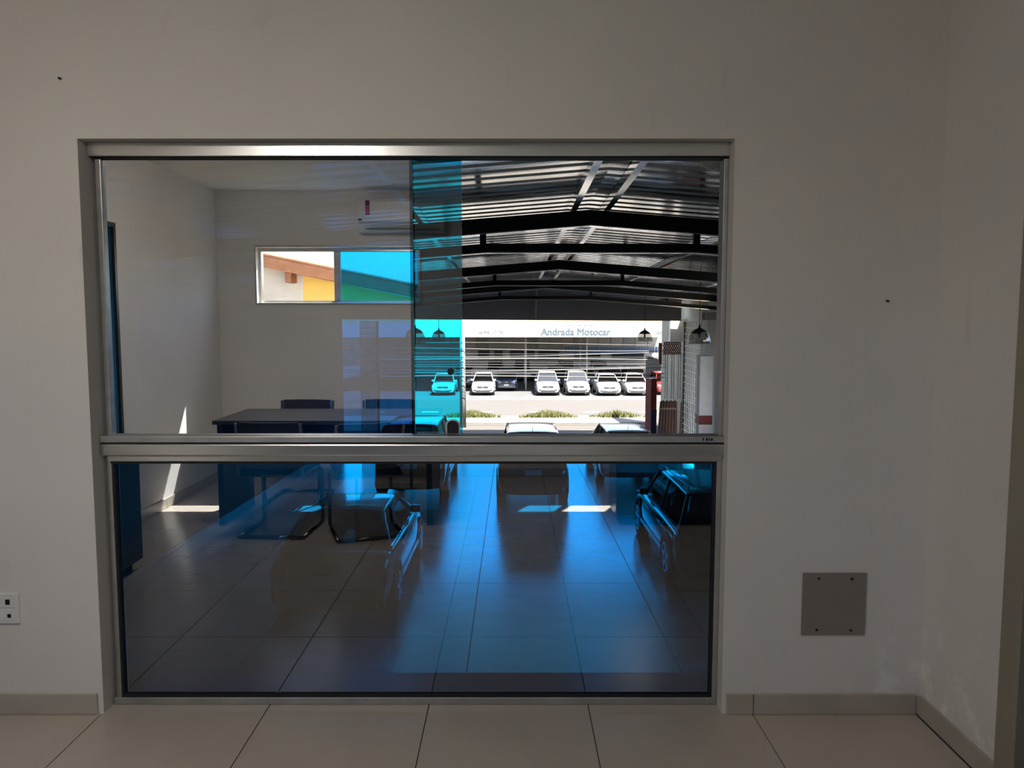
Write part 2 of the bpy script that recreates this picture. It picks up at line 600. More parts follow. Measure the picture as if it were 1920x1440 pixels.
SK = 0.078
gx = .0015
fr = []
for a, b_ in ((XL, -2.113), (-2.113, -1.522)):
    fr.append((a + gx, b_ - gx, D - .011, D - .0005, .001, SK))
for a, b_ in ((0.787, 0.887), (0.887, 1.482)):
    fr.append((a + gx, b_ - gx, D - .011, D - .0005, .001, SK))
skirting('baseboard_front', 'beige tile skirting along the window wall', fr)
rr = []
y = D - .014
while y > RD1 + .07:
    y2 = max(y - .6, RD1 + .062)
    rr.append((XR - .011, XR - .0005, y2 + gx, y - gx, .001, SK))
    y = y2
y = RD0 - .062
while y > YB + .02:
    y2 = max(y - .6, YB)
    rr.append((XR - .011, XR - .0005, y2 + gx, y - gx, .001, SK))
    y = y2
skirting('baseboard_right', 'beige tile skirting along the right-hand wall', rr)
ll = []
for a, b_ in ((YB, LD0), (LD1, D - .012)):
    y = b_
    while y > a + .02:
        y2 = max(y - .6, a)
        ll.append((XL + .0005, XL + .011, y2 + gx, y - gx, .001, SK))
        y = y2
skirting('baseboard_left', 'beige tile skirting along the reflected left wall', ll)
bb = []
x = XL + .012
while x < XR - .03:
    x2 = min(x + .6, XR - .012)
    bb.append((x + gx, x2 - gx, YB + .0005, YB + .011, .001, SK))
    x = x2
skirting('baseboard_back', 'beige tile skirting along the reflected back wall', bb)

# ------------------------------------------------------------------ the big aluminium window
win = empty('window_1', (0, 2.79, 0), label='large aluminium sliding window with blue reflective glass above and below a wide rail',
            cat='window', kind='structure')
F0 = 0.0            # frame face (local y), world 2.79
# top rail: box with a shallow lip
tr = MB()
tr.box(OX0 + .003, OX1 + .004, -.018, .06, 2.024, 2.071)
tr.box(OX0 + .003, OX1 + .004, -.012, .06, 2.071, OZ + .002)
tr.build('top_rail', M['alu'], win, bevel=.002)
MB().box(OX0, OX0 + .012, -.014, .06, 2.024, OZ).build('end_cap', M['alu2'], win, bevel=.002)
MB().box(OX0 + .012, OX1, -.004, .05, 2.0205, 2.0238).build('gasket', M['gasket'], win)
# middle rail: upper track, main face, lower lip
mr_ = MB()
mr_.box(OX0 + .004, OX1 + .004, -.020, .055, 1.000, 1.024)
mr_.build('sliding_track', M['alu2'], win, bevel=.0025)
MB().box(OX0 + .006, OX1, -.024, .05, .9965, 1.000).build('gasket', M['gasket'], win)
MB().box(OX0 + .004, OX1 + .004, -.022, .055, .951, .9965).build('middle_rail', M['alu'], win, bevel=.006)
MB().box(OX0 + .022, OX1 - .002, -.012, .05, .929, .951).build('lower_lip', M['alu'], win, bevel=.003)
MB().box(OX0 + .03, OX1 - .02, -.004, .03, .920, .929).build('gasket', M['gasket'], win)
# bottom rail
MB().box(OX0 + .004, OX1, -.006, .05, .0005, .028).build('bottom_rail', M['alu2'], win, bevel=.003)
MB().box(OX0 + .03, OX1 - .022, -.003, .03, .028, .0345).build('gasket', M['gasket'], win)
# side jambs
MB().box(OX0 + .018, OX0 + .038, .002, .055, 1.024, 2.018).build('side_jamb', M['alu'], win, bevel=.002)
MB().box(OX1 - .018, OX1 - .001, -.006, .055, 1.024, 2.018).build('side_jamb', M['alu2'], win, bevel=.002)
MB().box(OX0 + .016, OX0 + .034, -.004, .05, .028, .929).build('side_jamb', M['alu'], win, bevel=.002)
MB().box(OX1 - .020, OX1 - .001, -.006, .05, .028, .929).build('side_jamb', M['alu2'], win, bevel=.002)
for xa in (OX0 + .034, OX1 - .028):
    MB().box(xa, xa + .008, -.002, .03, .028, .925).build('gasket', M['gasket'], win)


def pane(name, x0, x1, z0, z1, y, t, filmmat, parent, edge=None):
    b = MB()
    b.quad((x0, y, z0), (x1, y, z0), (x1, y, z1), (x0, y, z1), 0)
    b.quad((x0, y + t, z1), (x1, y + t, z1), (x1, y + t, z0), (x0, y + t, z0), 1)
    b.quad((x0, y, z0), (x0, y, z1), (x0, y + t, z1), (x0, y + t, z0), 2)
    b.quad((x1, y, z1), (x1, y, z0), (x1, y + t, z0), (x1, y + t, z1), 2)
    b.quad((x0, y, z1), (x1, y, z1), (x1, y + t, z1), (x0, y + t, z1), 2)
    b.quad((x0, y, z0), (x0, y + t, z0), (x1, y + t, z0), (x1, y, z0), 2)
    return b.build(name, [filmmat, M['clear'], edge or M['glass_edge']], parent)


FP = pane('fixed_pane', OX0 + .034, -0.357, 1.022, 2.03, .018, .008, M['film_fixed'], win)
tag(FP, label='fixed pane of dark mirror glass on the left')
SP = pane('sliding_pane', -1.378, -0.183, 1.022, 2.03, .040, .008, M['film_slide'], win)
tag(SP, label='sliding pane of blue glass pushed behind the fixed pane')
pane('lower_pane', OX0 + .036, OX1 - .022, .0345, .925, .012, .008, M['film_low'], win)
# dark stile on the edge of the fixed pane
MB().box(-.368, -.3575, .0125, .0175, 1.022, 2.03).build('edge_seal', M['film_edge'], FP)
# latch and finger plug on the sliding pane
lt = MB()
prof = [(-.026, 0), (.026, 0), (.026, .035)] + [(.026 * math.cos(a), .035 + .019 * math.sin(a)) for a in [math.pi * k / 8 for k in range(1, 8)]] + [(-.026, .035)]
lt.prism_y([(x - .219, z + 1.026) for x, z in prof], .030, .039)
la = lt.build('latch', M['white_plastic'], SP, bevel=.001)
lt = MB()
lt.prism_y([(x * .82 - .219, z * .86 + 1.029) for x, z in prof], .026, .0298)
lt.build('latch_body', M['black_plastic'], la)
kb = MB()
kb.tube([(-.226, .028, 1.257), (-.226, .039, 1.257)], .0125, n=16)
kb.build('finger_plug', M['black_plastic'], SP, smooth=False)
# worn sticker remains on the track
for k, xk in enumerate((.694, .706, .716, .724)):
    MB().box(xk, xk + .005 + .002 * (k % 2), -.0212, -.0202, 1.008, 1.018).build('sticker_scrap', M['black_plastic'], win)

# outer ledge under the window (slab edge over the garage)
tag(MB().box(XL - T, XR + T, D + T, D + T + .22, -.16, -.02).build('trim_1', M['slab_edge']),
    label='dark concrete ledge outside the foot of the window', cat='ledge', kind='structure')

# ------------------------------------------------------------------ small back windows (seen in the mirror)
def back_window(n, x0, x1, split, clear_left, label):
    e = empty('window_%d' % n, (0, YB, 0), label=label, cat='window', kind='structure')
    f = .022
    yo = -.10
    for (a, b_, c, d) in ((x0, x1, BZ0, BZ0 + f), (x0, x1, BZ1 - f - .01, BZ1), (x0, x0 + f, BZ0 + f, BZ1 - f - .01), (x1 - f, x1, BZ0 + f, BZ1 - f - .01)):
        MB().box(a, b_, yo - .03, yo + .03, c, d).build('window_frame', M['alu'], e, bevel=.002)
    # inner lining
    t = .014
    for (a, b_, c, d) in ((x0 - t, x1 + t, BZ0 - t, BZ0), (x0 - t, x1 + t, BZ1, BZ1 + t), (x0 - t, x0, BZ0, BZ1), (x1, x1 + t, BZ0, BZ1)):
        MB().box(a, b_, .0005, .010, c, d).build('window_casing', M['alu2'], e, bevel=.002)
    MB().box(split - .03, split + .03, yo - .012, yo + .012, BZ0 + f, BZ1 - f - .01).build('mullion', M['alu2'], e, bevel=.003)
    a = (x0 + f, split - .03) if clear_left else (split + .03, x1 - f)
    c = (split + .03, x1 - f) if clear_left else (x0 + f, split - .03)
    pane('blue_pane', c[0], c[1], BZ0 + f, BZ1 - f - .01, yo, .006, M['film_back'], e)
    pane('clear_pane', a[0], a[1], BZ0 + f, BZ1 - f - .01, yo + .008, .006, M['clear'], e, M['clear'])
    return e


back_window(2, BW[0][0], BW[0][1], -1.60, True, 'small high window reflected in the glass, half clear and half blue')
back_window(3, BW[1][0], BW[1][1], .97, False, 'small high window behind the camera that throws the right-hand sun patch')
for k, (a, b_) in enumerate(BW):
    ld = bpy.data.lights.new('window_portal', 'AREA')
    ld.shape = 'RECTANGLE'
    ld.size, ld.size_y = b_ - a, BZ1 - BZ0
    ld.cycles.is_portal = True
    lo = bpy.data.objects.new('window_portal', ld)
    COL.objects.link(lo)
    lo.location = ((a + b_) / 2, YB - T - .01, (BZ0 + BZ1) / 2)
    lo.rotation_euler = (math.radians(90), 0, 0)      # faces +Y into the room
    lo.rotation_euler = Vector((0, 1, 0)).to_track_quat('-Z', 'Z').to_euler()

# ------------------------------------------------------------------ things in the office
ac = empty('air_conditioner', (-0.98, YB + .001, 2.22), label='white split air conditioner high on the reflected back wall', cat='air conditioner')
pr = [(0, .0), (.15, .0), (.185, .025), (.20, .09), (.20, .25), (.185, .285), (0, .285)]
MB().prism(pr, -.375, .375).build('housing', M['ac'], ac, bevel=.01)
MB().box(-.30, .34, .150, .2015, .014, .017).build('louvre_gap', M['ac_dark'], ac)
MB().plate((-.33, .156, .004), (.34, .156, .004), (.34, .2035, .062), (-.33, .2035, .062), .006).build('louvre', M['ac'], ac, bevel=.002)
MB().box(-.355, .355, .2005, .2025, .066, .069).build('panel_seam', M['ac_dark'], ac)
MB().box(-.30, -.262, .2005, .203, .135, .262).build('energy_label', M['label_pink'], ac)
MB().box(-.298, -.264, .203, .2035, .215, .255).build('energy_label', M['label_dark'], ac)
MB().box(-.36, -.335, .2005, .203, .085, .102).build('display', M['black_plastic'], ac)

desk = empty('desk', (-1.31, 0.0, 0), label='long dark desk between the chairs, seen reflected in the glass', cat='desk')
dx = .76
MB().box(-dx, dx, -.36, .36, .722, .75).build('desk_top', M['desk'], desk, bevel=.003)
MB().box(-dx + .01, -dx + .05, -.33, .30, .001, .722).build('side_panel', M['desk'], desk, bevel=.002)
MB().box(dx - .05, dx - .01, -.33, .30, .001, .722).build('side_panel', M['desk'], desk, bevel=.002)
MB().box(-dx + .05, dx - .05, .06, .085, .42, .722).build('modesty_panel', M['desk'], desk, bevel=.002)


def chair(loc, rz, label):
    c = empty('cantilever_chair', loc, rz, label=label, cat='chair', group='black chairs at the reflected desk')
    MB().box(-.21, .21, -.20, .22, .42, .47).build('seat', M['fabric'], c, bevel=.02)
    b = MB()
    n = 7
    for i in range(n):
        x0 = -.20 + .40 * i / n
        x1 = -.20 + .40 * (i + 1) / n
        f0 = .03 * (1 - (x0 / .2) ** 2)
        f1 = .03 * (1 - (x1 / .2) ** 2)
        b.plate((x0, -.205 - f0, .55), (x1, -.205 - f1, .55), (x1, -.235 - f1, .775), (x0, -.235 - f0, .775), .028)
    b.build('backrest', M['fabric'], c)
    for s in (-1, 1):
        t_ = MB()
        x = s * .215
        t_.tube([(x, -.235, .77), (x, -.21, .60), (x, -.20, .45), (x, -.19, .42), (x, .17, .40), (x, .205, .385), (x, .215, .35),
                 (x, .215, .05), (x, .20, .016), (x, .17, .0125), (x, -.22, .0125)], .0115, n=8)
        t_.build('leg_frame', M['chrome'], c, smooth=True)
    MB().tube([(-.215, -.22, .0125), (.215, -.22, .0125)], .0115, n=8).build('base_bar', M['chrome'], c, smooth=True)
    MB().tube([(-.215, -.19, .418), (.215, -.19, .418)], .010, n=8).build('cross_bar', M['chrome'], c, smooth=True)
    return c


chair((-1.58, .41, 0), math.pi + .06, 'black chair on the near side of the reflected desk, left of its neighbour')
chair((-1.00, .45, 0), math.pi - .35, 'black chair on the near side of the reflected desk, turned aside at right')
chair((-1.72, -.55, 0), .03, 'black chair behind the reflected desk, its backrest showing over the left half')
chair((-1.02, -.58, 0), -.05, 'black chair behind the reflected desk, right of the other one')

lc = empty('low_cabinet', (XL + .255, 1.80, 0), label='dark low cabinet at the lower left edge of the reflection', cat='cabinet')
MB().box(-.25, .24, -.57, .57, .06, .74).build('body', M['desk'], lc, bevel=.003)
MB().box(-.23, .20, -.55, .55, .001, .06).build('plinth', M['gasket'], lc)
for k in range(2):
    dr = MB().box(.2405, .258, -.565 + .57 * k, -.005 + .57 * k, .065, .735).build('cabinet_door', M['desk'], lc, bevel=.002)
    hy = -.05 if k == 0 else .05
    MB().tube([(.2585, hy, .5), (.272, hy, .5), (.272, hy, .62), (.2585, hy, .62)], .005).build('handle', M['chrome'], dr, smooth=True)

sb = empty('sideboard', (1.10, .10, 0), label='dark sideboard hiding the end of the right-hand sun patch in the reflection', cat='cabinet')
MB().box(-.37, .37, -.20, .20, .06, .80).build('body', M['desk'], sb, bevel=.003)
MB().box(-.34, .34, -.18, .17, .001, .06).build('plinth', M['gasket'], sb)
for k in range(2):
    dr = MB().box(-.365 + .367 * k, -.004 + .367 * k, .2005, .216, .065, .795).build('cabinet_door', M['desk'], sb, bevel=.002)
    hx = -.03 if k == 0 else .03
    MB().tube([(hx, .2165, .52), (hx, .228, .52), (hx, .228, .64), (hx, .2165, .64)], .005).build('handle', M['chrome'], dr, smooth=True)

# opal ceiling lamp, added out of view to brighten the dark office
m_, nt_, out_ = new_mat('fill_lamp_diffuser')
em = nt_.nodes.new('ShaderNodeEmission')
em.inputs[0].default_value = (1.0, 0.93, 0.85, 1)
em.inputs[1].default_value = FILL_GLOW
nt_.links.new(em.outputs[0], out_.inputs[0])
M['diffuser'] = m_
lb_ = empty('fill_ceiling_lamp', (-1.15, .80, HC), label='added round opal fill lamp, unseen on the ceiling over the left half of the office', cat='lamp')
gb = MB()
gb.lathe([(.235, -.015)] + [(.235 * math.cos(a), -.015 - .075 * math.sin(a)) for a in [math.pi / 2 * k / 8 for k in range(1, 8)]] + [(.001, -.09)], n=32)
gb.build('diffuser', M['diffuser'], lb_, smooth=True)
MB().lathe([(.0, 0), (.25, 0), (.25, -.015), (.0, -.015)], n=32).build('base', M['white_plastic'], lb_)

# socket plate at the left edge
so = empty('wall_socket', (-1.832, D - .0005, .401), label='white wall socket plate with two square black ports near the floor', cat='socket')
MB().box(-.039, .039, -.009, 0, -.056, .056).build('plate', M['white_plastic'], so, bevel=.003)
MB().box(-.026, .028, -.0105, -.009, .004, .044).build('module', M['white_plastic'], so, bevel=.001)
MB().box(-.026, .028, -.0105, -.009, -.044, -.004).build('module', M['white_plastic'], so, bevel=.001)
MB().box(-.006, .002 + .008, -.0115, -.0104, .016, .035).build('port', M['black_plastic'], so)
MB().box(-.001, .012, -.0115, -.0104, -.033, -.019).build('port', M['black_plastic'], so)

# blank plate on the right
bp_ = empty('blank_plate', (1.170, D - .0005, .417), label='square beige blank cover plate with four screws low on the wall', cat='cover plate')
MB().box(-.116, .116, -.006, 0, -.116, .116).build('cover', M['blank_plate'], bp_, bevel=.0015)
for sx, sz in ((-.058, .096), (.062, .094), (-.06, -.096), (.064, -.098)):
    MB().tube([(sx, -.006, sz), (sx, -.0085, sz)], .0045, n=10).build('screw', M['screw'], bp_)
# nail stubs left in the wall
for k, (nx, nz, lab) in enumerate(((-1.552, 2.273, 'tiny dark nail in the wall above the left end of the window'),
                                   (1.320, 1.513, 'tiny dark nail in the wall right of the window'))):
    tag(MB().tube([(0, .0, 0), (0, -.012, -.001)], .004, n=8).build('nail', M['screw'], loc=(nx, D, nz)), label=lab, cat='nail')

# dome camera outside the top right corner of the window
dc = empty('dome_camera', (.800, D + T + .25, 2.090), label='small white dome camera outside the top right window corner', cat='camera')
b = MB()
b.lathe([(.0, .045), (.05, .045), (.05, .0), (.047, -.02), (.036, -.036), (.018, -.047), (0, -.05)], n=24)
b.build('dome', M['white_plastic'], dc, smooth=True)
MB().box(-.02, .02, -.25, -.0, .045, .062).build('bracket', M['white_plastic'], dc, bevel=.003)
MB().tube([(.004, -.045, -.012), (.004, -.052, -.014)], .006, n=10).build('lens', M['black_plastic'], dc)


# ================================================================== THE GARAGE BELOW
GX0, GX1 = -6.0, 5.75
GY0, GY1 = D + T, 27.2
RX = 0.90           # ridge


def gz(y):
    return -3.0 - .021 * (y - 18.2)


# sloping concrete floor poured in bays
fg = MB()
fg.add([(GX0 - .2, GY0 - .1, gz(GY0) - .03), (GX1 + .2, GY0 - .1, gz(GY0) - .03), (GX1 + .2, 28.6, gz(28.6) - .03), (GX0 - .2, 28.6, gz(28.6) - .03),
        (GX0 - .2, GY0 - .1, gz(GY0) - .2), (GX1 + .2, GY0 - .1, gz(GY0) - .2), (GX1 + .2, 28.6, gz(28.6) - .2), (GX0 - .2, 28.6, gz(28.6) - .2)],
       [(0, 1, 2, 3), (4, 7, 6, 5), (0, 4, 5, 1), (1, 5, 6, 2), (2, 6, 7, 3), (3, 7, 4, 0)])
gfl = tag(fg.build('floor_garage', M['grout']), label='glossy concrete garage floor below the window', cat='floor', kind='structure')
xc = [GX0, -3.35, -.55, 2.05, 4.65, GX1]
yc_ = [GY0, 7.3, 12.3, 17.3, 22.3, 28.6]
for i in range(5):
    for j in range(5):
        x0, x1, y0, y1 = xc[i] + .006, xc[i + 1] - .006, yc_[j] + .006, yc_[j + 1] - .006
        b = MB()
        b.add([(x0, y0, gz(y0) - .03), (x1, y0, gz(y0) - .03), (x1, y1, gz(y1) - .03), (x0, y1, gz(y1) - .03),
               (x0, y0, gz(y0)), (x1, y0, gz(y0)), (x1, y1, gz(y1)), (x0, y1, gz(y1))],
              [(0, 3, 2, 1), (4, 5, 6, 7), (0, 1, 5, 4), (1, 2, 6, 5), (2, 3, 7, 6), (3, 0, 4, 7)])
        b.build('concrete_slab', M['concrete'], gfl)


def roof_z(x, y):
    return 2.80 - .08 * abs(x - RX) - .02 * (y - 9)


# wall under and beside the office
w = MB()
w.box(GX0 - .2, XL - T, D, GY0, gz(3) - .2, 3.2)
w.box(XR + T, GX1 + .2, D, GY0, gz(3) - .2, 3.2)
w.box(XL - T, XR + T, D, GY0, gz(3) - .2, -.12)
tag(w.build('wall_garage_back', M['gwall']), label='garage wall below and beside the office window', cat='wall', kind='structure')
tag(MB().box(GX0 - .2, GX1 + .2, D, GY0, HC + .15, 3.25).build('trim_2', M['gwall']), label='parapet strip above the office ceiling', cat='parapet', kind='structure')


def wall_piece(b, x0, x1, y0, y1, low, top):
    xm = x0 if abs(x0) < abs(x1) else x1
    za = [gz(y) - .2 if low is None else low for y in (y0, y1)]
    zb = [roof_z(xm, y) - .02 if top is None else top for y in (y0, y1)]
    b.add([(x0, y0, za[0]), (x1, y0, za[0]), (x1, y1, za[1]), (x0, y1, za[1]), (x0, y0, zb[0]), (x1, y0, zb[0]), (x1, y1, zb[1]), (x0, y1, zb[1])],
          [(0, 3, 2, 1), (4, 5, 6, 7), (0, 1, 5, 4), (1, 2, 6, 5), (2, 3, 7, 6), (3, 0, 4, 7)])


def side_wall(name, x0, x1, mat, label, ye, yo):
    # full height, but over a breast wall where unseen bays are added for daylight
    b = MB()
    wall_piece(b, x0, x1, GY0, ye, None, -1.0)
    wall_piece(b, x0, x1, GY0, GY0 + .4, -1.0, None)
    if yo is None:
        wall_piece(b, x0, x1, GY0 + .4, ye, -1.0, None)
    else:
        wall_piece(b, x0, x1, GY0 + .4, yo[0], -1.0, None)
        wall_piece(b, x0, x1, yo[1], ye, -1.0, None)
        for yp in (yo[0] + (yo[1] - yo[0]) / 3, yo[0] + (yo[1] - yo[0]) * 2 / 3):
            wall_piece(b, x0, x1, yp - .12, yp + .12, -1.0, None)
    return tag(b.build(name, mat), label=label, cat='wall', kind='structure')


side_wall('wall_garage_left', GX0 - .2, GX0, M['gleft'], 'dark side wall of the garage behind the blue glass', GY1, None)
side_wall('wall_garage_right', GX1, GX1 + .2, M['gwall'], 'pale right-hand wall of the garage', 22.6, (11.5, 19.2))
b = MB()
y0, y1 = GY0 + .02, GY1
b.add([(GX0, y0, gz(y0)), (GX0 + .03, y0, gz(y0)), (GX0 + .03, y1, gz(y1)), (GX0, y1, gz(y1)),
       (GX0, y0, gz(y0) + .32), (GX0 + .03, y0, gz(y0) + .32), (GX0 + .03, y1, gz(y1) + .32), (GX0, y1, gz(y1) + .32)],
      [(0, 3, 2, 1), (4, 5, 6, 7), (0, 1, 5, 4), (1, 2, 6, 5), (2, 3, 7, 6), (3, 0, 4, 7)])
tag(b.build('baseboard_garage_left', M['gwall']), label='pale band along the foot of the dark garage wall', cat='skirting', kind='structure')

# front fascia over the gate
b = MB()
yy = GY1
b.prism_y([(GX0 - .2, 1.45), (GX1 + .2, 1.375), (GX1 + .2, roof_z(GX1, yy) + .02), (RX, roof_z(RX, yy) + .02), (GX0 - .2, roof_z(GX0, yy) + .02)], yy - .1, yy + .1)
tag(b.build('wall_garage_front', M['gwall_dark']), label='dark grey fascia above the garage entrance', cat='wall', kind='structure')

# corrugated roof: sheets laid side by side on both slopes
rf = empty('roof_garage', (0, 0, 0), label='corrugated metal garage roof catching the street light in bright stripes', cat='roof', kind='structure')
RP = 0.28
prof1 = [(0, 0), (.095, 0), (.13, .065), (.19, .065), (.225, 0), (.28, 0)]


def sheet_mesh(sgn):
    b = MB()
    n = 4
    pts = []
    for k in range(n):
        for (py, pz) in prof1[:-1]:
            pts.append((k * RP + py, pz))
    pts.append((n * RP, 0))
    xa = 0.0
    xb = (GX1 + 1.4 - RX) if sgn > 0 else (GX0 - .3 - RX)  # right eave lengthened out of view to keep sun out of the bays
    vs = []
    for py, pz in pts:
        vs.append((xa, py, pz))
        vs.append((xb, py, pz - .08 * abs(xb)))
    fs = [(2 * i, 2 * i + 1, 2 * i + 3, 2 * i + 2) for i in range(len(pts) - 1)]
    b.add(vs, fs)
    me = b.mesh('roof_sheet', M['roof_metal'])
    return me


for sgn in (1, -1):
    me = sheet_mesh(sgn)
    y = GY0 + .0
    while y < GY1 + .5:
        o = bpy.data.objects.new('roof_sheet', me)
        COL.objects.link(o)
        o.location = (RX, y, roof_z(RX, y))
        o.rotation_euler = (-math.atan(.02), 0, 0)
        o.parent = rf
        sm = o.modifiers.new('thickness', 'SOLIDIFY')
        sm.thickness = .002
        sm.offset = 1
        y += 4 * RP
tag(MB().box(RX - .16, RX + .16, GY0, GY1 + .3, 0.012, .03).build('ridge_cap', M['roof_metal'], rf, loc=(0, 0, roof_z(RX, 0) + .05), rot=(-math.atan(.02), 0, 0)))

# purlins run the length of the roof
for off in (-6.2, -4.2, -1.95, -.19, .19, 1.95, 4.2):
    x = RX + off
    if x < GX0 + .1 or x > GX1 - .1:
        continue
    b = MB()
    zz = -.08 * abs(off)
    b.box(-.035, .035, GY0 + .02, GY1 - .12, -.095, -.004)
    tag(b.build('roof_purlin', M['purlin'], loc=(x, 0, roof_z(x, 0)), rot=(-math.atan(.02), 0, 0)),
        label={-6.2: 'outermost light steel purlin at the left eave', -4.2: 'light steel purlin over the left parking row', -1.95: 'light steel purlin left of the ridge pair',
               -.19: 'left purlin of the pair under the roof ridge', .19: 'right purlin of the pair under the roof ridge',
               1.95: 'light steel purlin right of the ridge pair', 4.2: 'light steel purlin near the right eave'}[off],
        cat='purlin', group='steel purlins under the garage roof')


# black roof trusses
def truss(y, label):
    e = empty('roof_truss', (RX, y, 0), label=label, cat='truss', group='black trusses across the garage')
    zt = roof_z(RX, y) - .10
    hw_ = .05
    for s in (-1, 1):
        xe = (GX1 - RX) if s > 0 else (RX - GX0)
        ze = zt - .08 * xe
        b = MB()
        b.prism_y([(0, zt), (s * xe, ze), (s * xe, ze - .168), (0, zt - .168)], -hw_, hw_)
        b.build('top_chord', M['truss'], e)
        b = MB()
        b.prism_y([(0, zt - .169), (s * xe, ze - .169), (s * xe, ze - .181), (0, zt - .181)], -.062, .062)
        b.build('flange', M['purlin'], e)
        zb = zt - .385
        b = MB()
        b.prism_y([(s * 1.2, zb), (s * xe, zb - .082 * (xe - 1.2)), (s * xe, zb - .095 - .082 * (xe - 1.2)), (s * 1.2, zb - .095)], -hw_, hw_)
        b.build('bottom_chord', M['truss'], e)
        b = MB()
        z1_ = zb - .096
        b.prism_y([(s * 1.2, z1_), (s * xe, z1_ - .082 * (xe - 1.2)), (s * xe, z1_ - .011 - .082 * (xe - 1.2)), (s * 1.2, z1_ - .011)], -.062, .062)
        b.build('flange', M['purlin'], e)
        for px in (1.235, 3.3, 5.0):
            if px < xe - .2:
                ztop = zt - .08 * px - .10
                MB().box(s * px - .036, s * px + .036, -.04, .04, zb - .06 - (.082 * (px - 1.2)), ztop).build('post', M['truss'], e)
    zb = zt - .385
    MB().box(-1.2, 1.2, -hw_, hw_, zb - .095, zb).build('bottom_chord', M['truss'], e)
    MB().box(-1.2, 1.2, -.062, .062, zb - .107, zb - .096).build('flange', M['purlin'], e)
    return e


truss(9, 'black steel roof truss nearest to the window')
truss(15, 'black steel roof truss second from the window')
truss(21, 'black steel roof truss farthest from the window')
tag(MB().box(-.035, .035, -.035, .035, -.95, 0).build('hanging_strut', M['bar_white'], loc=(.86, GY1 - .4, roof_z(.86, GY1) - .005), rot=(0, .04, 0)),
    label='pale hanging strut in front of the dark fascia', cat='strut')


# pendant lamps
def pendant(x, y, zb, label):
    e = empty('pendant_lamp', (x, y, zb), label=label, cat='lamp', group='glass dome pendants in the garage')
    b = MB()
    b.lathe([(.0, .385), (.018, .385), (.022, .335), (.05, .315), (.10, .29), (.145, .255), (.175, .215), (.165, .215), (.10, .27), (.0, .30)], n=24)
    b.build('cap', M['trim_black'], e, smooth=True)
    b = MB()
    b.lathe([(.175, .215), (.205, .15), (.225, .08), (.235, .0), (.229, .0), (.219, .08), (.199, .15), (.170, .213)], n=28)
    b.build('shade', M['glass_shade'], e, smooth=True)
    b = MB()
    b.lathe([(.0, .27), (.028, .27), (.028, .20), (.024, .16), (.03, .12), (.0, .11)], n=12)
    b.build('bulb', M['bulb'], e, smooth=True)
    MB().tube([(0, 0, .38), (0, 0, roof_z(x, y) - zb - .01)], .008, n=6).build('cord', M['trim_black'], e)
    return e


pendant(3.80, 15.6, .945, 'glass dome pendant lamp at far right beside the lattice')
pendant(-1.97, 15.6, .945, 'glass dome pendant lamp in the blue glass, cut by the dark stile')
pendant(3.88, 22.5, .80, 'glass dome pendant lamp in front of the white sign, right')
pendant(-2.14, 22.5, .80, 'glass dome pendant lamp in the blue glass, right of the stile')

# right-hand column, lattice, gate parts
cl = empty('column', (5.08, 20.2, gz(20)), label='grey square column with a maroon band at the right of the garage', cat='column')
MB().box(-.175, .175, -.18, .18, 0, 3.53).build('shaft', M['column'], cl, bevel=.01)
MB().box(-.178, .178, -.183, .183, 1.72, 1.96).build('painted_band', M['maroon'], cl)
tag(MB().box(GX1 - .75, GX1, 20.0, 20.3, 1.42, 1.62).build('trim_3', M['white_wall']), label='pale beam end at the top right of the garage', cat='beam', kind='structure')
tag(MB().box(5.36, GX1 - .002, 19.0, 19.03, gz(19) + .2, -1.35).build('notice_board', M['cream'], bevel=.002), label='pale board leaning at the right wall beside the column', cat='board')


def lattice(x, y0, y1, z0, z1, label):
    e = empty('lattice_screen', (x, (y0 + y1) / 2, z0), label=label, cat='lattice')
    b = MB()
    n = max(3, int((y1 - y0) / .24))
    for k in range(n + 1):
        yy = -(y1 - y0) / 2 + (y1 - y0) * k / n
        b.box(-.012, .012, yy - .012, yy + .012, 0, z1 - z0)
    b.build('upright_bars', M['bar_white'], e)
    b = MB()
    m_ = int((z1 - z0) / .19)
    for k in range(m_ + 1):
        zz = (z1 - z0) * k / m_
        b.box(-.011, .011, -(y1 - y0) / 2, (y1 - y0) / 2, zz - .011, zz + .011)
    b.build('cross_bars', M['bar_white'], e)
    MB().box(-.03, .03, (y1 - y0) / 2 - .05, (y1 - y0) / 2 + .05, 0, z1 - z0).build('end_post', M['truss'], e)
    return e


lattice(5.60, 22.75, 25.0, gz(24), 1.36, 'white steel lattice screen beside the garage entrance, right')
lattice(-4.65, 23.6, 26.6, gz(25), 1.36, 'white steel lattice screen beside the garage entrance, behind the blue glass')

tag(MB().box(6.62, 6.85, 22.8, 34.0, gz(31) - .3, 2.2).build('wall_boundary_right', M['boundary']), label='olive boundary wall beyond the lattice screen', cat='wall', kind='structure')
sbx = empty('sign_box', (6.30, 29.35, .64), label='blank cream sign box projecting from the boundary wall', cat='sign')
MB().box(-.29, .318, -.12, .12, 0, .78).build('panel', M['cream'], sbx, bevel=.01)
MB().box(-.31, .318, -.135, .135, .78, .82).build('cap', M['bar_white'], sbx)
MB().box(-.31, .318, -.135, .135, -.04, 0).build('cap', M['bar_white'], sbx)
sg = empty('folding_gate', (5.56, 26.7, gz(26.7)), label='brown folding gate pushed together at the right of the entrance', cat='gate')
for k in range(9):
    x = -.30 + .075 * k
    MB().box(x - .018, x + .018, -.03, .03, 1.85 if k else 2.9, 3.42).build('bar', M['bar_white'] if k % 3 else M['alu2'], sg)
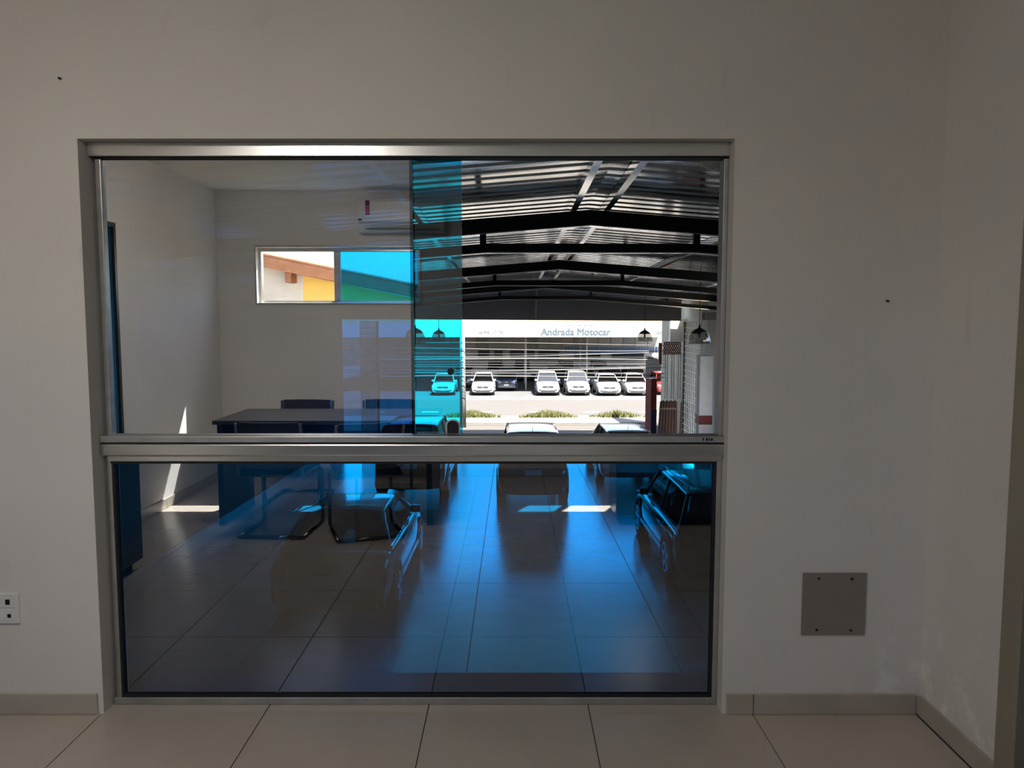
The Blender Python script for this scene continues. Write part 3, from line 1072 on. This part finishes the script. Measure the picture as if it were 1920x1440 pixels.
for k in range(8):
    x = -.30 + .075 * k
    b = MB()
    b.tube([(x, -.04, 3.42), (x + .075, -.05, 3.56), (x, -.04, 3.70), (x + .075, -.05, 3.84)], .022, n=6)
    b.tube([(x + .075, -.05, 3.42), (x, -.06, 3.56), (x + .075, -.05, 3.70), (x, -.06, 3.84)], .022, n=6)
    b.build('scissor_link', M['rust'], sg)
MB().box(-.46, -.36, -.05, .05, 3.05, 3.80).build('scissor_link', M['rust'], sg)
MB().box(-.34, .36, -.035, .035, 3.385, 3.42).build('top_rail', M['bar_white'], sg)
rods = empty('rod_bundle', (5.40, 26.2, gz(26.2)), label='tall bundle of brown rods tied with a pale strap beside the gate', cat='bundle')
for k in range(13):
    x = -.30 + .045 * k
    MB().tube([(x * 1.25 - .05, -.02 + .03 * (k % 2), 0), (x, .03 * (k % 2), 1.80 + .02 * (k % 3))], .024, n=6).build('rod', M['bar_brown'], rods)
MB().box(-.34, .28, -.03, .06, 1.52, 1.58).build('strap', M['strap'], rods)
rods2 = empty('rod_bundle', (5.92, 26.25, gz(26.25)), label='slim dark bundle of brown rods between the strapped bundle and the lattice', cat='bundle')
for k in range(5):
    x = -.10 + .05 * k
    MB().tube([(x * 1.4, .02 * (k % 2), 0), (x, .02 * (k % 2), 1.78 + .03 * (k % 2))], .024, n=6).build('rod', M['bar_brown'], rods2)

# totem in the sun outside
tt = empty('totem', (5.14, 28.25, gz(28.25)), .62, label='red square totem with a navy foot panel outside the garage entrance', cat='totem')
MB().box(-.145, .145, -.145, .145, 0, 2.48).build('shaft', M['red'], tt, bevel=.006)
MB().box(.146, .156, -.15, .15, 0, 1.32).build('foot_panel', M['navy'], tt)
MB().box(-.15, .146, -.158, -.146, 0, 1.32).build('foot_panel', M['navy'], tt)
MB().box(-.157, -.146, -.15, .15, 0, .55).build('foot_panel', M['bar_white'], tt)


# ------------------------------------------------------------------ cars
def car(loc, yaw, L, W, H, style, paint, label, group=None, rails=False, detail=True, cat='car', name='car', slope=0.0):
    e = empty(name, loc, yaw, label=label, cat=cat, group=group)
    e.rotation_euler = (slope, 0, yaw)
    P_ = PAINT[paint]
    S = {'suv': dict(rb=.03, rr=.075, rf=.60, wb=.735, belt=.615, hood=.56, tr=.615, hoodf=.50),
         'hatch': dict(rb=.03, rr=.11, rf=.58, wb=.755, belt=.645, hood=.57, tr=.645, hoodf=.47),
         'sedan': dict(rb=.13, rr=.26, rf=.575, wb=.745, belt=.665, hood=.60, tr=.70, hoodf=.50)}[style]
    hw_ = W / 2

    def Y(t):
        return (t - .5) * L
    belt = S['belt'] * H
    st = []
    for t, zt, wf_, zb in ((0.0, .42, .84, .20), (.012, .50, .90, .15), (.03, S['tr'] * .97, .945, .14), (.07, S['tr'], .975, .13),
                           (.14, S['tr'] if style == 'sedan' else S['belt'], .99, .13), (.30, S['belt'], 1.0, .125), (.50, S['belt'] * .99, 1.0, .125),
                           (.66, S['belt'] * .975, 1.0, .125), (S['wb'] + .005, S['hood'] + .035, .99, .13), (.85, S['hood'], .975, .13),
                           (.93, (S['hood'] + S['hoodf']) / 2, .955, .135), (.972, S['hoodf'], .92, .14), (.99, S['hoodf'] - .05, .87, .16), (1.0, .36, .82, .20)):
        st.append((Y(t), zt * H, wf_ * hw_, zb * H))
    b = MB()
    n = 0
    vs = []
    for y, zt, ww, zb in st:
        d = zt - zb
        half = [(0, zb), (.80 * ww, zb), (.955 * ww, zb + .10 * d), (1.0 * ww, zb + .42 * d), (.99 * ww, zb + .72 * d), (.955 * ww, zb + .90 * d), (.87 * ww, zt), (.45 * ww, zt + .012 * H)]
        ring = half + [(0, zt + .018 * H)] + [(-x, z) for x, z in half[:0:-1]]
        n = len(ring)
        vs += [(x, y, z) for x, z in ring]
    fs = []
    for i in range(len(st) - 1):
        for j in range(n):
            fs.append((i * n + j, i * n + (j + 1) % n, (i + 1) * n + (j + 1) % n, (i + 1) * n + j))
    fs.append(tuple(range(n))[::-1])
    fs.append(tuple((len(st) - 1) * n + j for j in range(n)))
    b.add(vs, fs)
    b.build('body', P_, e, smooth=True, sub=1)
    # cabin
    zb = belt * .985
    bw, rw = .87 * hw_, (.70 if style == 'suv' else .66) * hw_
    zr = H - .045
    rb, wb_, rr_, rf_ = Y(S['rb']), Y(S['wb']), Y(S['rr']), Y(S['rf'])
    ymid = Y(.40)
    b = MB()
    rows = []
    for fy in (0, .06, .3, .6, .9, 1.0):
        y = rr_ + (rf_ - rr_) * fy
        drop = .03 if fy in (0, 1.0) else (.008 if fy in (.06, .9) else 0)
        rows.append([(-rw * 1.03, y, zr - drop * .6), (-rw * .93, y, H - .018 - drop), (-rw * .5, y, H - .003 - drop), (0, y, H - drop), (rw * .5, y, H - .003 - drop), (rw * .93, y, H - .018 - drop), (rw * 1.03, y, zr - drop * .6)])
    vs = [p for r in rows for p in r]
    k0 = len(vs)
    vs += [(p[0] * .97, p[1], p[2] - .05) for r in rows for p in r]
    fs = []
    for off, flip in ((0, False), (k0, True)):
        for i in range(len(rows) - 1):
            for j in range(6):
                q = (off + i * 7 + j, off + i * 7 + j + 1, off + (i + 1) * 7 + j + 1, off + (i + 1) * 7 + j)
                fs.append(q[::-1] if flip else q)
    R = len(rows)
    for i in range(R - 1):
        for j in (0, 6):
            fs.append((i * 7 + j, (i + 1) * 7 + j, k0 + (i + 1) * 7 + j, k0 + i * 7 + j))
    for i in (0, R - 1):
        for j in range(6):
            fs.append((i * 7 + j, i * 7 + j + 1, k0 + i * 7 + j + 1, k0 + i * 7 + j))
    b.add(vs, fs)
    b.build('roof', P_, e, smooth=True)
    for s in (-1, 1):
        pl = MB()
        pl.tube([(s * bw, wb_, zb), (s * rw, rf_, zr - .02)], .038, n=6, r2=.03)
        pl.build('pillar', P_, e, smooth=True)
        pl = MB()
        pl.tube([(s * bw, rb, zb), (s * rw, rr_, zr - .02)], .075 if style != 'sedan' else .055, n=6, r2=.05)
        pl.build('pillar', P_, e, smooth=True)
        pl = MB()
        pl.tube([(s * bw, ymid, zb), (s * rw, ymid - .03, zr - .02)], .032, n=6)
        pl.build('pillar', M['trim_black'], e, smooth=True)
    gl = M['car_glass']

    def lerp(a, c, t):
        return tuple(a[i] + (c[i] - a[i]) * t for i in range(3))
    MB().plate((-bw, wb_, zb), (bw, wb_, zb), (rw, rf_, zr - .01), (-rw, rf_, zr - .01), .008).build('windscreen', gl, e)
    MB().plate((bw, rb, zb), (-bw, rb, zb), (-rw, rr_, zr - .01), (rw, rr_, zr - .01), .008).build('rear_window', gl, e)
    for s in (-1, 1):
        a0, a1 = (s * bw, rb + .06, zb), (s * rw, rr_ + .05, zr - .02)
        m0, m1 = (s * bw, ymid, zb), (s * rw, ymid - .03, zr - .02)
        f0, f1 = (s * bw, wb_, zb), (s * rw, rf_, zr - .02)
        MB().plate(a0, m0, m1, a1, .006).build('side_window', gl, e)
        MB().plate(m0, f0, f1, m1, .006).build('side_window', gl, e)
        MB().tube([(s * (bw + .035), rb + .1, zb + .012), (s * (bw + .035), wb_ - .05, zb + .004)], .012, n=6).build('window_trim', M['rim'] if detail else M['trim_black'], e)
    # cabin floor and seats
    MB().box(-bw * .93, bw * .93, rb + .08, wb_ - .03, belt * 1.012, belt * 1.022).build('cabin_tub', M['interior'], e)
    for sx in (-.38, .38):
        for sy in (Y(.47), Y(.26)):
            sm = MB()
            sm.box(sx - .2, sx + .2, sy - .07, sy + .05, belt * 1.02, belt + .17)
            sm.box(sx - .11, sx + .11, sy - .06, sy + .02, belt + .19, belt + .36 if H > 1.5 else belt + .32)
            sm.build('seat', M['interior'], e, bevel=.02)
    # wheels
    r = .36 if style == 'suv' else .315
    for t in (.185, .81):
        for s in (-1, 1):
            xo = s * (hw_ - .005)
            wv = MB()
            wv.tube([(xo - s * .22, Y(t), r), (xo - s * .02, Y(t), r), (xo, Y(t), r)], r, n=22)
            wh = wv.build('wheel', M['tyre'], e)
            rm = MB()
            x1 = xo + s * .004
            rm.tube([(xo - s * .01, Y(t), r), (x1, Y(t), r)], r * .16, n=10)
            for k in range(5):
                a = 2 * math.pi * k / 5 + .3
                rm.plate((x1, Y(t) + .05 * math.cos(a + 1.57), r + .05 * math.sin(a + 1.57)), (x1, Y(t) + r * .66 * math.cos(a) + .03 * math.cos(a + 1.57), r + r * .66 * math.sin(a) + .03 * math.sin(a + 1.57)),
                         (x1, Y(t) + r * .66 * math.cos(a) - .03 * math.cos(a + 1.57), r + r * .66 * math.sin(a) - .03 * math.sin(a + 1.57)), (x1, Y(t) - .05 * math.cos(a + 1.57), r - .05 * math.sin(a + 1.57)), .012)
            nn = 20
            vs, fs = [], []
            for k in range(nn):
                a = 2 * math.pi * k / nn
                for rad in (.62, .70):
                    vs.append((x1 + s * .002, Y(t) + r * rad * math.cos(a), r + r * rad * math.sin(a)))
            for k in range(nn):
                q = (k + 1) % nn
                fs.append((2 * k, 2 * q, 2 * q + 1, 2 * k + 1))
            rm.add(vs, fs)
            rm.build('rim', M['rim'], wh)
            ar = MB()
            vs, fs = [], []
            for k in range(15):
                a = math.pi * (k / 14.0) * 1.16 - .25
                for rad in (r + .005, r + .075):
                    for xx in (xo - s * .03, xo + s * .006):
                        vs.append((xx, Y(t) + rad * math.cos(a), r + rad * math.sin(a)))
            for k in range(14):
                p, q = k * 4, (k + 1) * 4
                fs += [(p, q, q + 1, p + 1), (p + 2, p + 3, q + 3, q + 2), (p, p + 2, q + 2, q), (p + 1, q + 1, q + 3, p + 3)]
            ar.add(vs, fs)
            ar.build('wheel_arch', M['trim_black'], e)
    # lamps, plates, bumpers, mirrors
    yf, yr = Y(1.0), Y(0)
    zl = S['hoodf'] * H - .06
    for s in (-1, 1):
        MB().add([(s * .62 * hw_, yf - .015, zl - .05), (s * .90 * hw_, yf - .13, zl - .03), (s * .93 * hw_, yf - .20, zl + .06), (s * .62 * hw_, yf - .045, zl + .045),
                  (s * .62 * hw_, yf - .14, zl - .05), (s * .84 * hw_, yf - .24, zl - .03), (s * .86 * hw_, yf - .3, zl + .06), (s * .62 * hw_, yf - .17, zl + .045)],
                 [(0, 1, 2, 3), (4, 7, 6, 5), (0, 4, 5, 1), (1, 5, 6, 2), (2, 6, 7, 3), (3, 7, 4, 0)]).build('head_lamp', M['head_lamp'], e, bevel=.006)
        MB().box(s * .78 * hw_ - .10, s * .78 * hw_ + .10, yr + .0, yr + .16, .50 * H, .50 * H + (.20 if style != 'sedan' else .13)).build('tail_lamp', M['tail_lamp'], e, bevel=.02)
        m_ = MB()
        m_.box(s * (bw + .10) - .09, s * (bw + .10) + .09, wb_ - .36, wb_ - .27, zb + .02, zb + .15)
        mo = m_.build('mirror', P_ if paint != 'black' else M['trim_black'], e, bevel=.03)
        if detail:
            for t in (.30, .52):
                MB().box(s * hw_ - .012, s * hw_ + .012, Y(t) - .09, Y(t) + .09, belt - .13, belt - .10).build('door_handle', M['rim'], e, bevel=.005)
            MB().box(s * hw_ - .012, s * hw_ + .008, Y(.26), Y(.72), .25 * H, .29 * H).build('side_moulding', M['rim'] if style == 'suv' else P_, e, bevel=.005)
        MB().box(s * .68 * hw_ - .07, s * .68 * hw_ + .07, yf - .09, yf + .006, .24 * H, .31 * H).build('fog_lamp', M['trim_black'], e, bevel=.01)
        if rails:
            MB().tube([(s * rw * .93, rr_ + .12, H - .01), (s * rw * .93, rr_ + .2, H + .045), (s * rw * .93, rf_ - .25, H + .045), (s * rw * .93, rf_ - .15, H - .01)], .016, n=6).build('roof_rail', M['rim'], e, smooth=True)
    MB().box(-.46 * hw_, .46 * hw_, yf - .08, yf + .012, .37 * H, .46 * H).build('grille', M['trim_black'], e, bevel=.012)
    MB().box(-.10, .10, yf + .012, yf + .018, .405 * H, .425 * H).build('badge', M['rim'], e)
    MB().box(-.60 * hw_, .60 * hw_, yf - .10, yf + .008, .19 * H, .285 * H).build('lower_grille', M['trim_black'], e, bevel=.012)
    MB().box(-.20, .20, yf + .009, yf + .02, .27 * H, .27 * H + .125).build('number_plate', M['plate'], e)
    MB().box(-.20, .20, yr - .012, yr + .01, .43 * H, .43 * H + .125).build('number_plate', M['plate'], e)
    MB().box(-.80 * hw_, .80 * hw_, yr - .02, yr + .12, .17 * H, .26 * H).build('rear_bumper', M['trim_black'], e, bevel=.02)
    MB().tube([(0, rr_ + .15, H - .01), (0, rr_ + .02, H + .13)], .006, n=5).build('aerial', M['trim_black'], e)
    return e


SLG = -math.atan(.021)
CARS = 'cars parked in the garage'


def gcar(xc_, yr, L, W, H, style, paint, label, rails=False):
    y = yr + L / 2
    return car((xc_, y, gz(y) + .002), 0, L, W, H, style, paint, label, CARS, rails, slope=SLG)


gcar(-2.58, 10.4, 4.4, 1.78, 1.40, 'sedan', 'graphite', 'dark hatch-backed saloon low in the blue glass, left, nearest row')
gcar(3.48, 11.75, 4.5, 1.84, 1.55, 'suv', 'black', 'black car with roof rails at the lower right behind the blue glass', True)
gcar(.50, 17.94, 4.5, 1.76, 1.74, 'suv', 'graphite', 'dark tall car seen from behind in the middle of the garage')
gcar(-2.52, 18.5, 4.7, 1.82, 1.86, 'suv', 'black', 'dark tall car behind the blue glass, left of the middle one')
gcar(3.20, 20.4, 4.2, 1.74, 1.46, 'hatch', 'silver', 'silver hatchback seen from behind next to the red totem')

# ================================================================== THE STREET
def sz(y):
    if y < 31:
        return gz(28.6) + (-3.2 - gz(28.6)) * max(0, (y - 28.6)) / 2.4
    if y < 58:
        return -3.2 - .044 * (y - 31)
    return -3.2 - .044 * 27


def strip(name, ya, yb, mat, label, cat, x0=-45, x1=55, lift=0.0, thick=.3, step=2.0):
    b = MB()
    n = max(1, int((yb - ya) / step))
    for k in range(n):
        a, c = ya + (yb - ya) * k / n, ya + (yb - ya) * (k + 1) / n
        za, zc = sz(a) + lift, sz(c) + lift
        b.add([(x0, a, za), (x1, a, za), (x1, c, zc), (x0, c, zc), (x0, a, za - thick), (x1, a, za - thick), (x1, c, zc - thick), (x0, c, zc - thick)],
              [(0, 1, 2, 3), (4, 7, 6, 5), (0, 4, 5, 1), (1, 5, 6, 2), (2, 6, 7, 3), (3, 7, 4, 0)])
    return tag(b.build(name, mat), label=label, cat=cat, kind='structure')


strip('street_apron', 28.6, 34.9, M['apron'], 'beige paving just outside the garage', 'paving')
strip('median_kerb', 34.9, 38.6, M['kerb'], 'bright pale median strip across the street', 'median', lift=.10)
road = strip('road', 38.6, 53.0, M['asphalt'], 'sunlit asphalt road across the view', 'road')
for k in range(9):
    x = -11 + 3.0 * k
    b = MB()
    ya, yb = 42.2, 42.7
    b.add([(x, ya, sz(ya) + .004), (x + .9, ya, sz(ya) + .004), (x + .9, yb, sz(yb) + .004), (x, yb, sz(yb) + .004),
           (x, ya, sz(ya) - .01), (x + .9, ya, sz(ya) - .01), (x + .9, yb, sz(yb) - .01), (x, yb, sz(yb) - .01)],
          [(0, 1, 2, 3), (4, 7, 6, 5), (0, 4, 5, 1), (1, 5, 6, 2), (2, 6, 7, 3), (3, 7, 4, 0)])
    b.build('lane_dash', M['marking'], road)
strip('dealer_lot', 53.0, 96.0, M['lot'], 'pale paved car lot across the road', 'paving', step=4)
# surrounding ground so that the world does not end under the building
tag(MB().box(-60, 70, -60, GY0 - .1, -3.6, -2.9).build('back_yard', M['apron']), label='ground behind the office building', cat='ground', kind='structure')


def grass_patch(x0, x1, y0, y1, label, n=900):
    b = MB()
    for k in range(n):
        u = random.gauss(.5, .22)
        x = x0 + (x1 - x0) * min(1, max(0, u))
        y = random.uniform(y0, y1)
        h = random.uniform(.10, .34) * (1.25 - abs(u - .5) * 1.6)
        if h < .04:
            continue
        a = random.uniform(0, 6.28)
        dx_, dy_ = math.cos(a) * .035, math.sin(a) * .035
        lx, ly = random.uniform(-.12, .12), random.uniform(-.12, .12)
        z = sz(y) + .095
        b.add([(x - dx_, y - dy_, z), (x + dx_, y + dy_, z), (x + lx, y + ly, z + h)], [(0, 1, 2)])
    return tag(b.build('grass_tuft', M['grass']), label=label, cat='grass', kind='stuff')


grass_patch(-3.4, -.6, 37.4, 38.5, 'yellow-green grass on the median in front of the leftmost white car', 1400)
grass_patch(.4, 3.2, 37.4, 38.5, 'yellow-green grass on the median below the white car with black roof', 1300)
grass_patch(3.9, 6.6, 37.5, 38.5, 'sparse yellow-green grass on the median right of the other patches', 700)

# dealership across the road
ZL = sz(60)
bd = empty('car_dealership', (4, 66, ZL), label='car dealership shed with a long white sign across the road', cat='building')
SGY = 59.0 - 66
MB().box(-18, 8.1, SGY - .15, SGY + .15, .06 - ZL, 1.16 - ZL).build('sign_fascia', M['sign'], bd)
MB().box(-18.5, 12, SGY - .1, SGY + .9, 1.16 - ZL, 1.42 - ZL).build('roof_edge', M['terracotta'], bd)
MB().box(-18.5, 12, SGY + .9, 18, 1.2 - ZL, 1.4 - ZL).build('canopy_roof', M['panel_beige'], bd)
for x in (-7.95, -2.85, 2.18, 11.4):
    for y in (SGY + 4.4, 3.5):
        MB().box(x - .06, x + .06, y - .06, y + .06, 0, 1.2 - ZL).build('post', M['panel_beige'], bd)
MB().box(-18.5, 16, 15.6, 15.9, 0, 1.2 - ZL).build('back_wall', M['panel_beige'], bd)
for k in range(26):
    x = -18.2 + k * 1.3
    MB().box(x, x + 1.22, 15.5, 15.6, 2.7, 4.1).build('wall_panel', M['panel_beige'] if k % 4 else M['white_wall'], bd)
for x0, x1 in ((-7.6, -6.4), (-5.9, -5.0), (-4.2, -1.6), (-1.2, 1.0), (2.6, 5.4), (6.6, 10.0)):
    MB().box(x0, x1, 15.44, 15.5, 1.55, 2.5).build('opening', M['shade_dark'], bd)  # dark panels on the solid wall, painted as the shade inside openings
for k in range(34):
    x = 1.4 + k * .3
    MB().box(x, x + .26, 13.0, 13.04, 2.35, 2.95).build('fence_slat', M['panel_blue'], bd)
MB().box(1.3, 11.7, 13.04, 13.08, 2.95, 3.02).build('fence_rail', M['white_wall'], bd)
MB().box(9.6, 16, 4.0, 12.0, 0, 2.1).build('side_shed', PAINT['paleblue'], bd)


def text_mesh(txt, size, mat, parent, loc, name='letters', align='LEFT'):
    cu = bpy.data.curves.new(name, 'FONT')
    cu.body = txt
    cu.size = size
    cu.extrude = .012
    cu.align_x = align
    cu.offset = 0.0
    tmp = bpy.data.objects.new('tmp_text', cu)
    COL.objects.link(tmp)
    bpy.context.view_layer.update()
    me = bpy.data.meshes.new_from_object(tmp.evaluated_get(bpy.context.evaluated_depsgraph_get()))
    bpy.data.objects.remove(tmp)
    me.name = name
    bm = bmesh.new()
    bm.from_mesh(me)
    dup = bmesh.ops.duplicate(bm, geom=bm.verts[:] + bm.edges[:] + bm.faces[:])
    bmesh.ops.translate(bm, verts=[v for v in dup['geom'] if isinstance(v, bmesh.types.BMVert)], vec=(.05 * size, 0, .002))
    bm.to_mesh(me)
    bm.free()
    me.materials.clear()
    me.materials.append(mat)
    o = bpy.data.objects.new(name, me)
    COL.objects.link(o)
    o.parent = parent
    o.location = loc
    o.rotation_euler = (math.pi / 2, 0, 0)
    return o


fy = SGY - .17
tx = text_mesh('Andrada Motocar', .72, M['sign_text'], bd, (2.2 - 4, fy, .235 - ZL), 'sign_lettering')
wd = tx.dimensions.x
if wd > .1:
    tx.scale = (5.35 / wd, 1, 1)
text_mesh('48 99811-7178', .30, M['sign_grey'], bd, (-2.55 - 4, fy, .33 - ZL), 'phone_lettering')
text_mesh('Carros', .30, M['sign_grey'], bd, (11.0 - 4, fy, .33 - ZL), 'small_lettering')
for k, x in enumerate((4.15, 4.95, 5.45, 5.85)):
    MB().plate((x - 4, fy - .004, .93 - ZL), (x - 4 + .34, fy - .004, .93 - ZL), (x - 4 + .40, fy - .004, 1.08 - ZL), (x - 4 + .10, fy - .004, 1.08 - ZL), .01).build('logo_stroke', M['sign_grey'], bd)

LOT = 'cars in the lot across the road'


def lcar(x, yf, style, paint, label, L=4.3, W=1.8, H=1.62, rails=False, yaw=math.pi):
    return car((x, yf + L / 2, sz(yf + L / 2) + .002), yaw, L, W, H, style, paint, label, LOT, rails, detail=False)


lcar(-5.25, 57.9, 'suv', 'paleblue', 'pale car seen through the blue glass in the lot across the road')
lcar(-2.22, 57.9, 'hatch', 'white', 'leftmost white car in the open view of the lot, beside the pole', H=1.66)
lcar(-.45, 61.6, 'suv', 'navy', 'dark blue car set back in the shade between two white cars', H=1.8)
lcar(2.72, 57.7, 'suv', 'white', 'white car with a green-tinted windscreen right of the empty bay', H=1.75, rails=True)
lcar(5.02, 57.7, 'suv', 'white', 'white car with a dark grille, third in the lot row from the pole', H=1.78)
lcar(7.35, 57.6, 'sedan', 'white', 'low white car, second from the red totem', H=1.58, W=1.84)
lcar(9.50, 57.7, 'hatch', 'white', 'white car just left of the red totem', H=1.6)
lcar(11.95, 58.3, 'suv', 'red', 'red car right of the red totem', H=1.65)
back = [(-4.2, 'grey', 'grey car in the second lot row behind the pole'), (3.9, 'graphite', 'dark car in the second lot row behind the third and fourth white cars'),
        (6.3, 'grey', 'grey car in the second lot row behind the low white car'), (8.6, 'graphite', 'dark grey car in the second lot row left of the totem'),
        (10.6, 'black', 'black car in the second lot row above the red car')]
for x, p_, lb in back:
    lcar(x, 64.5, 'suv', p_, lb, H=1.7)
far = [(-1.6, 'white', 'white car parked deepest in the shed, left of its neighbour'), (1.0, 'grey', 'pale grey car parked deepest in the shed, right of the white one'),
       (5.2, 'silver', 'silver car deep in the shed below the blue fence'), (8.4, 'white', 'white car deep in the shed near the right end of the blue fence')]
for x, p_, lb in far:
    lcar(x, 71.5, 'suv', p_, lb, H=1.8)

# utility pole and cables
pl = empty('utility_pole', (-2.16, 33.6, sz(33.6)), label='pale concrete utility pole at the edge of the blue glass', cat='pole')
MB().tube([(0, 0, 0), (-.02, 0, 6.2)], .145, n=14, r2=.10).build('shaft', M['pole'], pl, smooth=True)
MB().box(-.7, .7, -.05, .05, 4.95, 5.05).build('cross_arm', M['pole'], pl)
for k in range(4):
    MB().lathe([(0, 0), (.04, 0), (.03, .05), (.04, .07), (.02, .12), (0, .12)], c=(-.6 + .4 * k, 0, 5.05), n=10).build('insulator', M['white_plastic'], pl, smooth=True)
zc = [.36, .12, -.02, -.10, -.22, -.30, -.44, -.52, -.60, -.70, -.76, -.86, -.95, -1.02]
for k, z in enumerate(zc):
    y = 33.472 - .055 * k
    slope = random.uniform(-.006, .012)
    sag = random.uniform(.02, .14)
    pts = []
    for i in range(25):
        t = i / 24.0
        x = -22 + 40 * t
        pts.append((x, y, z + slope * x + sag * math.cos((t - .5) * 12 + k) * .6))
    b = MB()
    b.tube(pts, .009 + .009 * (k % 4 == 1) + .004 * (k % 2), n=5)
    tag(b.build('street_cable', M['cable_pale'] if k % 5 in (0, 3) else M['cable_dark'], smooth=True),
        label='thin cable strung across the street in the tangle of wires', cat='cable', group='cables across the street')

# ------------------------------------------------------------------ neighbour behind the office, seen through the small window
nh = empty('neighbour_house', (-2.2, -4.6, -2.70), label='yellow and cream house with a tiled roof outside the reflected window', cat='house')
MB().prism_y([(-4.0, -.25), (-.75, -.25), (-.55, 4.72), (-4.0, 5.45)], -2.2, 0).build('cream_wall', M['cream'], nh)
MB().prism_y([(-.75, -.25), (3.2, -.25), (3.2, 3.95), (-.55, 4.72)], -2.2, .0).build('yellow_wall', M['yellow'], nh)
rt = MB()
sl = -.20
for k in range(22):
    yy = .28 - k * .125
    for q in range(1):
        pass
    n = 6
    vs = []
    for xq in (-4.2, 3.4):
        for i in range(n + 1):
            a = math.pi * i / n
            vs.append((xq, yy - .0625 + .0625 * math.cos(a), 4.98 + sl * (xq + 1.1) + .05 * math.sin(a)))
    fs = [(i, i + 1, n + 2 + i, n + 1 + i) for i in range(n)]
    rt.add(vs, fs)
rt.plate((-4.2, .30, 4.975 + sl * (-3.1)), (-4.2, -2.5, 4.975 + sl * (-3.1)), (3.4, -2.5, 4.975 + sl * 4.5), (3.4, .30, 4.975 + sl * 4.5), .14)
rt.build('tiled_roof', M['terracotta'], nh)
MB().box(-.72, -.64, -.1, .26, 4.62, 4.76).build('rafter_end', M['rust'], nh)
